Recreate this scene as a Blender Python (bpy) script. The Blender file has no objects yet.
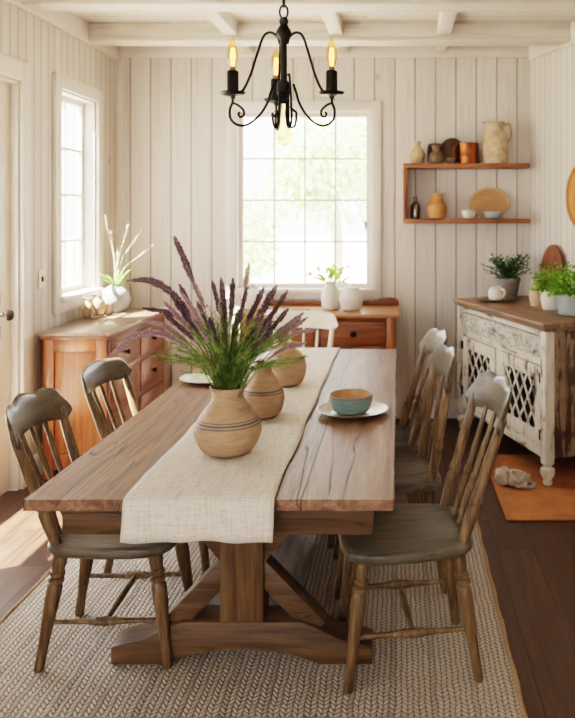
import bpy, bmesh, math, random
from mathutils import Vector, Matrix, Euler
rnd = random.Random(7)
C = bpy.context.scene.collection
PI = math.pi
R = math.radians

# ------------------------------------------------------------------ materials
class NT:
    def __init__(s, name):
        s.m = bpy.data.materials.new(name); s.m.use_nodes = True
        s.t = s.m.node_tree; s.t.nodes.clear()
        s.out = s.t.nodes.new('ShaderNodeOutputMaterial')
    def n(s, typ, ins=None, **props):
        nd = s.t.nodes.new('ShaderNode' + typ)
        for k, v in props.items(): setattr(nd, k, v)
        for k, v in (ins or {}).items():
            sock = nd.inputs[k]
            if isinstance(v, bpy.types.NodeSocket): s.t.links.new(v, sock)
            else: sock.default_value = v
        return nd
    def math(s, op, a, b=0.0, c=None):
        d = {0: a, 1: b}
        if c is not None: d[2] = c
        return s.n('Math', d, operation=op).outputs[0]
    def ramp(s, fac, stops, interp='LINEAR'):
        nd = s.n('ValToRGB', {'Fac': fac})
        cr = nd.color_ramp; cr.interpolation = interp
        while len(cr.elements) < len(stops): cr.elements.new(0.5)
        for e, (p, c) in zip(cr.elements, stops):
            e.position = p; e.color = (*c, 1) if len(c) == 3 else c
        return nd.outputs[0]
    def mix(s, fac, a, b, blend='MIX'):
        nd = s.n('Mix', data_type='RGBA', blend_type=blend)
        for i, v in ((0, fac), (6, a), (7, b)):
            if isinstance(v, bpy.types.NodeSocket): s.t.links.new(v, nd.inputs[i])
            else: nd.inputs[i].default_value = (*v, 1) if isinstance(v, tuple) and len(v) == 3 else v
        return nd.outputs[2]
    def coord(s, jitter=True):
        tc = s.n('TexCoord').outputs['Object']
        if not jitter: return tc
        oi = s.n('ObjectInfo').outputs['Random']
        k = s.math('MULTIPLY', oi, 17.0)
        cx = s.n('CombineXYZ', {0: k, 1: k, 2: k}).outputs[0]
        return s.n('VectorMath', {0: tc, 1: cx}, operation='ADD').outputs[0]
    def sc(s, v, scale):
        return s.n('VectorMath', {0: v, 1: scale}, operation='MULTIPLY').outputs[0]
    def noise(s, v, scale, detail=4, rough=.55, dist=0):
        return s.n('TexNoise', {'Vector': v, 'Scale': scale, 'Detail': detail, 'Roughness': rough, 'Distortion': dist}).outputs['Fac']
    def bump(s, h, strength=.3, dist=.01):
        return s.n('Bump', {'Height': h, 'Strength': strength, 'Distance': dist}).outputs[0]
    def bsdf(s, color, rough=.5, normal=None, **kw):
        ins = {'Base Color': color if isinstance(color, bpy.types.NodeSocket) else (*color, 1), 'Roughness': rough}
        if normal is not None: ins['Normal'] = normal
        ins.update(kw)
        b = s.n('BsdfPrincipled', ins)
        s.t.links.new(b.outputs[0], s.out.inputs[0])
        return s.m

def lin(r, g, b):
    f = lambda c: (c/255/12.92 if c <= 10 else ((c/255+.055)/1.055)**2.4)
    return (f(r), f(g), f(b))

def m_wood(name, dark, mid, light, axis='z', scale=1.0, rough=.45, bump=.25, crack=0.0, spec=.5):
    t = NT(name); v = t.coord()
    st = {'x': (1, 14, 14), 'y': (14, 1, 14), 'z': (14, 14, 1)}[axis]
    v2 = t.sc(v, tuple(a*scale for a in st))
    n1 = t.noise(v2, 1.6, 5, .6, 1.2)
    n2 = t.noise(t.sc(v2, (3, 3, 3)), 2.5, 3, .6)
    f = t.math('ADD', t.math('MULTIPLY', n1, .7), t.math('MULTIPLY', n2, .3))
    col = t.ramp(f, [(.3, dark), (.5, mid), (.7, light)])
    h = f
    if crack:
        n3 = t.noise(t.sc(v2, (.8, .8, .8)), 1.1, 3, .5, .8)
        cr = t.math('ABSOLUTE', t.math('SUBTRACT', n3, .5))
        k = t.n('MapRange', {0: cr, 1: 0.0, 2: .008, 3: 0.0, 4: 1.0}).outputs[0]
        col = t.mix(t.math('MULTIPLY', t.math('SUBTRACT', 1.0, k), crack), col, tuple(c*.25 for c in dark))
        h = t.math('ADD', f, t.math('MULTIPLY', k, 1.2))
    return t.bsdf(col, rough, t.bump(h, bump, .006), **{'Specular IOR Level': spec})

def m_plain(name, col, rough=.5, var=.12, nscale=18, bump=.08, metallic=0.0, spec=.5, **kw):
    t = NT(name); v = t.coord()
    n = t.noise(v, nscale, 4)
    c = t.ramp(n, [(.3, tuple(x*(1-var) for x in col)), (.7, tuple(min(1, x*(1+var)) for x in col))])
    return t.bsdf(c, rough, t.bump(n, bump, .004), Metallic=metallic, **{'Specular IOR Level': spec}, **kw)

def m_glass(name, tint=(1, 1, 1), gloss=.07, rough=.02):
    t = NT(name)
    tr = t.n('BsdfTransparent', {'Color': (*tint, 1)})
    gl = t.n('BsdfGlossy', {'Color': (1, 1, 1, 1), 'Roughness': rough})
    lw = t.n('LayerWeight', {'Blend': .12}).outputs['Facing']
    f = t.math('ADD', t.math('MULTIPLY', lw, .5), gloss*.3)
    mx = t.n('MixShader', {0: f, 1: tr.outputs[0], 2: gl.outputs[0]})
    t.t.links.new(mx.outputs[0], t.out.inputs[0])
    return t.m

def m_emit(name, col, strength):
    t = NT(name)
    e = t.n('Emission', {'Color': (*col, 1), 'Strength': strength})
    t.t.links.new(e.outputs[0], t.out.inputs[0]); return t.m

def m_boards(name, axis, width, col, gcol, gw=.004, off=0.0, worn=.9, var=.13, rough=.6):
    """painted boards, grooves every `width` along local axis"""
    t = NT(name); v = t.coord(False)
    sp = t.n('SeparateXYZ', {0: v})
    x = sp.outputs['XYZ'.index(axis)]
    s = t.math('DIVIDE', t.math('ADD', x, off+50*width), width)
    fr = t.math('FRACT', s); idn = t.math('FLOOR', s)
    e = t.math('MULTIPLY', t.math('MINIMUM', fr, t.math('SUBTRACT', 1.0, fr)), width)
    g = t.n('MapRange', {0: e, 1: gw*.35, 2: gw, 3: 0.0, 4: 1.0}).outputs[0]
    wn = t.n('TexWhiteNoise', {'W': idn}, noise_dimensions='1D').outputs['Value']
    wv = t.n('CombineXYZ', {0: t.math('MULTIPLY', wn, 9.0), 1: t.math('MULTIPLY', wn, 5.0), 2: t.math('MULTIPLY', wn, 31.0)}).outputs[0]
    v2 = t.n('VectorMath', {0: v, 1: wv}, operation='ADD').outputs[0]
    st = t.noise(t.sc(v2, (26, 26, 1.4)), 1.0, 5, .65, .8)
    big = t.noise(v2, 2.2, 3)
    c = t.mix(t.math('MULTIPLY', wn, 1.0), tuple(k*(1-var) for k in col), col)
    ws = t.n('MapRange', {0: st, 1: .5, 2: .7, 3: 0.0, 4: worn}).outputs[0]
    c = t.mix(t.math('MULTIPLY', ws, big), c, tuple(a*.62 for a in gcol) if sum(gcol) > 1.2 else tuple(min(1, a*2.2) for a in gcol))
    # knots
    vo = t.n('TexVoronoi', {'Vector': t.sc(v2, (2.6, 2.6, 1.7)), 'Scale': 1.0})
    kn = t.n('MapRange', {0: vo.outputs['Distance'], 1: .025, 2: .075, 3: .75, 4: 0.0}).outputs[0]
    c = t.mix(kn, c, lin(150, 132, 112))
    c = t.mix(t.math('SUBTRACT', 1.0, g), c, gcol)
    h = t.math('ADD', t.math('MULTIPLY', g, 1.0), t.math('MULTIPLY', st, .12))
    return t.bsdf(c, rough, t.bump(h, .55, .006))

def m_floor(name):
    t = NT(name); v = t.coord(False)
    sp = t.n('SeparateXYZ', {0: v})
    w = .165
    s = t.math('DIVIDE', t.math('ADD', sp.outputs[0], 20*w+.05), w)
    fr = t.math('FRACT', s); i1 = t.math('FLOOR', s)
    r1 = t.n('TexWhiteNoise', {'W': i1}, noise_dimensions='1D').outputs['Value']
    s2 = t.math('ADD', t.math('DIVIDE', sp.outputs[1], 1.5), t.math('MULTIPLY', r1, 7.0))
    fr2 = t.math('FRACT', s2); i2 = t.math('FLOOR', s2)
    cv = t.n('CombineXYZ', {0: i1, 1: i2, 2: 0.0}).outputs[0]
    r2 = t.n('TexWhiteNoise', {'Vector': cv}, noise_dimensions='2D').outputs['Value']
    e = t.math('MULTIPLY', t.math('MINIMUM', fr, t.math('SUBTRACT', 1.0, fr)), w)
    e2 = t.math('MULTIPLY', t.math('MINIMUM', fr2, t.math('SUBTRACT', 1.0, fr2)), 1.5)
    g = t.n('MapRange', {0: t.math('MINIMUM', e, e2), 1: .0008, 2: .0028, 3: 0.0, 4: 1.0}).outputs[0]
    ov = t.n('CombineXYZ', {0: t.math('MULTIPLY', r2, 11.0), 1: t.math('MULTIPLY', r2, 23.0), 2: 0.0}).outputs[0]
    v2 = t.n('VectorMath', {0: v, 1: ov}, operation='ADD').outputs[0]
    gr = t.noise(t.sc(v2, (22, 1.6, 8)), 1.0, 6, .62, 1.3)
    kn = t.n('TexVoronoi', {'Vector': t.sc(v2, (5, 1.5, 1)), 'Scale': 1.0}).outputs['Distance']
    knf = t.n('MapRange', {0: kn, 1: .03, 2: .16, 3: .8, 4: 0.0}).outputs[0]
    c = t.ramp(gr, [(.25, lin(46, 31, 23)), (.5, lin(80, 57, 43)), (.75, lin(110, 82, 63))])
    c2 = t.mix(t.math('MULTIPLY', r2, .55), c, lin(54, 37, 29))
    c3 = t.mix(knf, c2, lin(36, 20, 15))
    c3 = t.mix(t.math('SUBTRACT', 1.0, g), c3, lin(18, 10, 8))
    h = t.math('ADD', g, t.math('MULTIPLY', gr, .15))
    rg = t.n('MapRange', {0: gr, 1: .2, 2: .8, 3: .38, 4: .55}).outputs[0]
    return t.bsdf(c3, rg, t.bump(h, .4, .004))

def m_tabletop(name):
    t = NT(name); v = t.coord(False)
    sp = t.n('SeparateXYZ', {0: v})
    w = .25
    s = t.math('DIVIDE', t.math('ADD', sp.outputs[0], 5.0), w)
    fr = t.math('FRACT', s); i1 = t.math('FLOOR', s)
    r1 = t.n('TexWhiteNoise', {'W': i1}, noise_dimensions='1D').outputs['Value']
    ov = t.n('CombineXYZ', {0: t.math('MULTIPLY', r1, 5.0), 1: t.math('MULTIPLY', r1, 13.0), 2: 0.0}).outputs[0]
    v2 = t.n('VectorMath', {0: v, 1: ov}, operation='ADD').outputs[0]
    gr = t.noise(t.sc(v2, (16, 1.1, 16)), 1.0, 6, .62, 1.6)
    fine = t.noise(t.sc(v2, (120, 5, 120)), 1.0, 3, .6)
    f = t.math('ADD', t.math('MULTIPLY', gr, .7), t.math('MULTIPLY', fine, .3))
    c = t.ramp(f, [(.28, lin(66, 45, 33)), (.44, lin(108, 80, 62)), (.56, lin(136, 106, 84)), (.74, lin(164, 136, 112))])
    c = t.mix(t.math('MULTIPLY', r1, .25), c, lin(128, 104, 84))
    n3 = t.noise(t.sc(v2, (7.5, .5, 5)), 1.0, 3, .5, .3)
    cr = t.math('ABSOLUTE', t.math('SUBTRACT', n3, .5))
    k = t.n('MapRange', {0: cr, 1: .002, 2: .008, 3: 0.0, 4: 1.0}).outputs[0]
    n4 = t.noise(v2, 2.3, 2)
    km = t.n('MapRange', {0: n4, 1: .44, 2: .54, 3: 0.0, 4: 1.0}).outputs[0]
    crf = t.math('MULTIPLY', t.math('SUBTRACT', 1.0, k), km)
    e = t.math('MULTIPLY', t.math('MINIMUM', fr, t.math('SUBTRACT', 1.0, fr)), w)
    g = t.n('MapRange', {0: e, 1: .0006, 2: .002, 3: .75, 4: 0.0}).outputs[0]
    lo = t.math('MAXIMUM', g, t.math('MULTIPLY', crf, .85))
    c = t.mix(lo, c, lin(40, 24, 16))
    h = t.math('SUBTRACT', t.math('MULTIPLY', f, .5), t.math('MULTIPLY', lo, .8))
    return t.bsdf(c, .46, t.bump(h, .5, .005), **{'Specular IOR Level': .4})

def m_rug(name):
    t = NT(name); v = t.coord(False)
    nz = t.n('TexNoise', {'Vector': v, 'Scale': 14.0, 'Detail': 2.0})
    wob = t.n('VectorMath', {0: t.n('VectorMath', {0: nz.outputs['Color'], 1: (.5, .5, .5)}, operation='SUBTRACT').outputs[0], 1: (.016, .016, 0)}, operation='MULTIPLY').outputs[0]
    vv = t.n('VectorMath', {0: v, 1: wob}, operation='ADD').outputs[0]
    sp = t.n('SeparateXYZ', {0: vv})
    w, p = .0185, .02
    s = t.math('DIVIDE', t.math('ADD', sp.outputs[0], 10.0), w)
    fr = t.math('FRACT', s); i1 = t.math('FLOOR', s)
    par = t.math('SUBTRACT', t.math('MULTIPLY', t.math('MODULO', i1, 2.0), 2.0), 1.0)
    sl = t.math('MULTIPLY', t.math('MULTIPLY', t.math('SUBTRACT', fr, .5), par), .9)
    s2 = t.math('ADD', t.math('DIVIDE', t.math('ADD', sp.outputs[1], 10.0), p), sl)
    f2 = t.math('FRACT', s2)
    a = t.math('SINE', t.math('MULTIPLY', fr, PI)); b = t.math('SINE', t.math('MULTIPLY', f2, PI))
    h = t.math('MULTIPLY', t.math('POWER', a, .5), t.math('POWER', b, .5))
    cid = t.n('CombineXYZ', {0: i1, 1: t.math('FLOOR', s2), 2: 0.0}).outputs[0]
    r = t.n('TexWhiteNoise', {'Vector': cid}, noise_dimensions='2D').outputs['Value']
    # darker seams every few rows
    sm = t.math('FRACT', t.math('DIVIDE', i1, 7.0))
    seam = t.n('MapRange', {0: sm, 1: .0, 2: .1, 3: .22, 4: 0.0}).outputs[0]
    c = t.ramp(h, [(.2, lin(122, 109, 95)), (.45, lin(180, 172, 161)), (.8, lin(214, 208, 199))])
    c = t.mix(t.math('MULTIPLY', r, .3), c, lin(172, 160, 144))
    big = t.noise(v, 1.3, 3)
    c = t.mix(t.math('MULTIPLY', big, .22), c, lin(172, 158, 140))
    c = t.mix(seam, c, lin(110, 94, 78))
    fib = t.noise(t.sc(v, (260, 120, 100)), 1.0, 2)
    hh = t.math('ADD', h, t.math('MULTIPLY', fib, .25))
    return t.bsdf(c, .95, t.bump(hh, .9, .008), **{'Specular IOR Level': .1})

def m_linen(name, col):
    t = NT(name); v = t.coord(False)
    sp = t.n('SeparateXYZ', {0: v})
    n0 = t.noise(t.sc(v, (12, 240, 240)), 1.0, 3)
    n1 = t.noise(t.sc(v, (240, 12, 12)), 1.0, 3)
    f = t.math('MULTIPLY', t.math('ADD', n0, n1), .5)
    c = t.ramp(f, [(.35, tuple(x*.66 for x in col)), (.5, col), (.65, tuple(min(1, x*1.12) for x in col))])
    wr = t.noise(t.sc(v, (3, 5, 4)), 1.0, 2)
    h = t.math('ADD', t.math('MULTIPLY', f, .5), t.math('MULTIPLY', wr, 2.0))
    return t.bsdf(c, .92, t.bump(h, .45, .008), **{'Specular IOR Level': .15, 'Sheen Weight': .15})

def m_distress(name, axis, paint, under, thr=.52, carve=False):
    t = NT(name); v = t.coord(False)
    st = {'x': (1.2, 9, 9), 'y': (9, 1.2, 9), 'z': (9, 9, 1.2)}[axis]
    n = t.noise(t.sc(v, st), 2.2, 7, .68, .9)
    n2 = t.noise(v, 9, 4, .6)
    f = t.math('ADD', t.math('MULTIPLY', n, .65), t.math('MULTIPLY', n2, .35))
    c = t.ramp(f, [(thr-.1, paint), (thr-.015, tuple(p*.82 for p in paint)), (thr+.03, under), (thr+.2, tuple(u*.6 for u in under))])
    h = t.math('MULTIPLY', f, -1.0)
    if carve:
        wv = t.n('TexVoronoi', {'Vector': t.sc(v, (20, 20, 26)), 'Scale': 1.0, 'Randomness': .8}, feature='SMOOTH_F1').outputs['Distance']
        wa = t.n('TexWave', {'Vector': v, 'Scale': 14.0, 'Distortion': 9.0, 'Detail': 2.0, 'Detail Scale': 2.0}).outputs['Fac']
        h = t.math('ADD', h, t.math('ADD', t.math('MULTIPLY', wv, 1.2), t.math('MULTIPLY', wa, 1.0)))
        cr = t.n('MapRange', {0: wa, 1: .0, 2: .35, 3: .6, 4: 0.0}).outputs[0]
        c = t.mix(cr, c, tuple(u*1.3 for u in under))
    return t.bsdf(c, .62, t.bump(h, .55, .012))

def m_stripe_pot(name, col, band, zs, rough=.55):
    """pottery with painted bands at local heights zs=[(z, halfwidth)]"""
    t = NT(name); v = t.coord()
    v0 = t.n('TexCoord').outputs['Object']
    z = t.n('SeparateXYZ', {0: v0}).outputs[2]
    n = t.noise(t.sc(v, (1, 1, 5)), 16, 5, .65)
    sp = t.noise(v, 160, 2)
    f = t.math('ADD', t.math('MULTIPLY', n, .7), t.math('MULTIPLY', sp, .3))
    c = t.ramp(f, [(.32, tuple(x*.7 for x in col)), (.5, col), (.68, tuple(min(1, x*1.2) for x in col))])
    for zc, hw in zs:
        d = t.math('ABSOLUTE', t.math('SUBTRACT', z, zc))
        k = t.n('MapRange', {0: d, 1: hw*.7, 2: hw, 3: .9, 4: 0.0}).outputs[0]
        c = t.mix(k, c, band)
    rings = t.math('SINE', t.math('MULTIPLY', z, 900.0))
    h = t.math('ADD', f, t.math('MULTIPLY', rings, .12))
    return t.bsdf(c, rough, t.bump(h, .3, .004))

def m_leaf(name, c1, c2, rough=.5, trans=.25):
    t = NT(name); v = t.coord()
    n = t.noise(v, 30, 2)
    c = t.ramp(n, [(.35, c1), (.65, c2)])
    b = t.n('BsdfPrincipled', {'Base Color': c, 'Roughness': rough})
    tr = t.n('BsdfTranslucent', {'Color': c})
    mx = t.n('MixShader', {0: trans, 1: b.outputs[0], 2: tr.outputs[0]})
    t.t.links.new(mx.outputs[0], t.out.inputs[0]); return t.m

WHITE = lin(232, 226, 214)
M = {}
M['wall_back'] = m_boards('painted boards back', 'X', .152, lin(222, 216, 209), lin(128, 116, 104), .0055, .03)
M['wall_left'] = m_boards('painted boards left', 'Y', .088, lin(219, 211, 202), lin(136, 122, 108), .0045, .0, .35)
M['wall_right'] = m_boards('painted boards right', 'Y', .075, lin(224, 218, 210), lin(150, 138, 124), .004, .0, .3)
M['ceil'] = m_boards('painted ceiling boards', 'Y', .11, lin(218, 211, 202), lin(130, 118, 106), .004, .0, .9)
M['trim'] = m_plain('cream trim paint', lin(226, 220, 212), .45, .04, 9, .1)
M['beam'] = m_wood('painted beam', lin(190, 180, 166), lin(216, 208, 197), lin(226, 219, 209), 'x', .6, .6, .3)
M['door'] = m_plain('cream door paint', lin(228, 219, 207), .42, .04, 9, .08)
M['floor'] = m_floor('dark plank floor')
M['rug'] = m_rug('jute weave')
M['rope'] = m_plain('jute rope', lin(158, 134, 104), .95, .3, 120, .5)
M['top'] = m_tabletop('reclaimed table top')
M['tablewood'] = m_wood('table base wood x', lin(58, 42, 28), lin(96, 74, 52), lin(124, 100, 72), 'x', .8, .5, .35, .6)
M['tablewoodz'] = m_wood('table base wood z', lin(66, 48, 32), lin(106, 82, 56), lin(134, 108, 78), 'z', .8, .5, .35, .5)
M['tablewoody_glare'] = m_wood('table base wood y with glare', lin(104, 100, 96), lin(140, 136, 130), lin(164, 160, 154), 'y', .8, .26, .3, .4)  # grey and pale: window glare on the stretcher put into the colour
M['chair'] = m_wood('olive brown chair wood', lin(56, 43, 29), lin(110, 88, 62), lin(148, 123, 90), 'z', 1.6, .42, .3)
M['chairx'] = m_wood('olive brown chair wood lengthwise', lin(50, 37, 22), lin(100, 77, 46), lin(138, 110, 70), 'x', 1.6, .42, .3)
M['seat'] = m_wood('grey olive seat wood', lin(58, 54, 46), lin(98, 93, 80), lin(122, 116, 100), 'x', 1.1, .34, .35, .5)
M['crest'] = m_wood('grey olive crest wood', lin(52, 46, 36), lin(86, 77, 60), lin(108, 97, 76), 'y', 1.2, .32, .2)
M['cream_chair'] = m_plain('cream chair paint', lin(222, 214, 198), .45, .06, 14, .15)
M['orange_z'] = m_wood('orange pine upright', lin(86, 44, 21), lin(134, 76, 40), lin(160, 102, 60), 'z', .9, .36, .15)
M['orange_y_shaded'] = m_wood('shaded orange pine along y', lin(68, 37, 20), lin(108, 62, 36), lin(134, 84, 52), 'y', .9, .36, .15)  # darker than the upright pine: shade on the drawer front put into colour
M['orange_x'] = m_wood('orange pine along x', lin(84, 46, 26), lin(122, 74, 45), lin(148, 98, 64), 'x', .9, .36, .15)
M['dresser_top'] = m_wood('grey brown dresser top', lin(92, 70, 58), lin(126, 102, 88), lin(150, 128, 112), 'y', .9, .3, .15)
M['console_top'] = m_wood('warm console top', lin(130, 88, 58), lin(168, 124, 90), lin(190, 150, 116), 'x', .9, .3, .15)
M['shelf'] = m_wood('reddish shelf wood', lin(96, 54, 32), lin(128, 78, 48), lin(150, 98, 64), 'x', 1.0, .45, .15)
M['shelf_z'] = m_wood('reddish shelf wood upright', lin(96, 54, 32), lin(128, 78, 48), lin(150, 98, 64), 'z', 1.0, .45, .15)
M['black'] = m_plain('black iron', lin(34, 31, 29), .48, .2, 40, .15, .6)
M['knob'] = m_plain('dark bronze', lin(48, 36, 28), .38, .2, 40, .1, .8)
M['glass'] = m_glass('window glass')
M['bulb'] = m_glass('amber bulb glass', (1.0, .80, .50), .35)
M['bulbclear'] = m_glass('clear bulb glass', (.93, .80, .55), .6)
M['bottle'] = m_glass('smoky bottle glass', (.66, .58, .48), .4)
M['fil'] = m_emit('hot filament', (1.0, .5, .13), 10)
M['fil2'] = m_emit('dim filament', (1.0, .7, .35), 5)
M['brass'] = m_plain('aged brass', lin(160, 110, 60), .35, .15, 30, .1, .9)
M['linen'] = m_linen('natural linen', lin(216, 209, 197))
M['pot1'] = m_stripe_pot('tan stoneware banded one', lin(172, 144, 116), lin(86, 92, 92), [(.110, .0035), (.101, .0022), (.118, .0018)])
M['pot2'] = m_stripe_pot('tan stoneware banded two', lin(168, 139, 111), lin(86, 92, 92), [(.105, .0035), (.096, .0022)])
M['pot3'] = m_stripe_pot('tan stoneware banded three', lin(171, 142, 113), lin(86, 92, 92), [(.122, .0035), (.113, .0022)])
M['lav'] = m_plain('dusky purple florets', lin(112, 90, 98), .85, .55, 140, .3)
M['lav2'] = m_plain('pale mauve florets', lin(172, 146, 152), .85, .4, 140, .3)
M['stem'] = m_leaf('green stem', lin(74, 92, 48), lin(112, 124, 72))
M['needle'] = m_leaf('needle green', lin(92, 122, 56), lin(150, 172, 96))
M['plate'] = m_stripe_pot('cream glazed plate', lin(206, 196, 178), lin(120, 96, 66), [(.0215, .0012)], .3)
M['plateg'] = m_plain('pale green glazed plate', lin(190, 192, 168), .3, .1, 30, .05)
M['teal'] = m_stripe_pot('blue green glazed bowl', lin(116, 146, 146), lin(150, 112, 74), [(.0665, .003), (.026, .0016)], .3)
M['bowlin'] = m_plain('tan bowl glaze', lin(186, 146, 104), .35, .1, 30, .05)
M['bluegrey'] = m_plain('blue grey ceramic', lin(156, 164, 164), .42, .08, 14, .08)
M['white_c'] = m_plain('off white ceramic', lin(224, 219, 208), .4, .06, 16, .08)
M['beige_c'] = m_plain('beige ceramic', lin(204, 172, 142), .6, .1, 26, .12)
M['stone'] = m_plain('speckled stoneware', lin(168, 146, 118), .6, .35, 60, .2)
M['stone_d'] = m_plain('brown speckled stoneware', lin(112, 90, 70), .55, .4, 60, .2)
M['pitcher'] = m_plain('worn beige crock', lin(176, 156, 130), .6, .3, 22, .2)
M['ochre'] = m_stripe_pot('ochre clay', lin(184, 132, 84), lin(140, 96, 58), [(.12, .003)], .6)
M['copper'] = m_plain('copper', lin(146, 86, 56), .42, .12, 30, .06, 1.0)
M['darktray'] = m_plain('dark brown lacquer', lin(62, 44, 32), .4, .2, 24, .1)
M['platter'] = m_wood('tan wooden platter', lin(140, 104, 70), lin(168, 130, 92), lin(188, 152, 112), 'x', 1.6, .5, .1)
M['plat_rim'] = m_plain('pale wooden rim', lin(196, 164, 126), .5, .1, 20, .1)
M['board'] = m_wood('brown chopping board', lin(92, 52, 32), lin(122, 74, 48), lin(142, 92, 62), 'z', 1.2, .5, .1)
M['rattan'] = m_wood('warm tray wood', lin(150, 92, 48), lin(184, 124, 72), lin(204, 148, 92), 'z', 1.2, .5, .2)
M['greypot'] = m_plain('grey clay pot', lin(132, 130, 122), .6, .12, 22, .12)
M['soil'] = m_plain('dark soil', lin(52, 40, 30), .95, .4, 90, .6)
M['fern'] = m_leaf('dark fern leaf', lin(62, 94, 56), lin(110, 142, 92))
M['herb'] = m_leaf('bright herb leaf', lin(84, 134, 34), lin(150, 190, 70), .45, .35)
M['strap'] = m_leaf('strap leaf green', lin(84, 130, 52), lin(140, 178, 90), .4, .3)
M['spring'] = m_leaf('fresh yellow green leaf', lin(140, 184, 72), lin(190, 214, 116), .4, .4)
M['twig'] = m_plain('dried pale twig', lin(206, 190, 166), .8, .15, 60, .2)
M['dis_y'] = m_distress('chipped white paint along y', 'y', lin(214, 208, 194), lin(110, 92, 74), .56)
M['dis_z'] = m_distress('chipped white paint upright', 'z', lin(214, 208, 194), lin(110, 92, 74), .55)
M['dis_c'] = m_distress('chipped white carved panel', 'y', lin(208, 203, 190), lin(112, 100, 86), .58, True)
M['dis_side'] = m_distress('weathered brown side boards', 'z', lin(150, 128, 104), lin(84, 64, 48), .5)
M['cab_top'] = m_wood('brown cabinet top', lin(84, 62, 47), lin(124, 98, 77), lin(152, 126, 103), 'y', .9, .42, .3, .6)
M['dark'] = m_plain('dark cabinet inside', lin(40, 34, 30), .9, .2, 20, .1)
M['mat'] = m_plain('burnt orange mat', lin(158, 104, 62), .7, .22, 9, .25)
M['wool'] = m_plain('grey white wool', lin(176, 164, 150), .95, .22, 34, .6)
M['switch'] = m_plain('ivory plastic', lin(226, 218, 202), .4, .03, 10, .02)
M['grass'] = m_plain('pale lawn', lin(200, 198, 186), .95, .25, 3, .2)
M['treeleaf'] = m_leaf('sunlit tree leaf', lin(150, 178, 120), lin(190, 206, 150), .8, .3)  # paled leaf colour stands in for bright haze outside
M['bark'] = m_plain('tree bark', lin(150, 136, 116), .9, .2, 12, .3)

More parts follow.
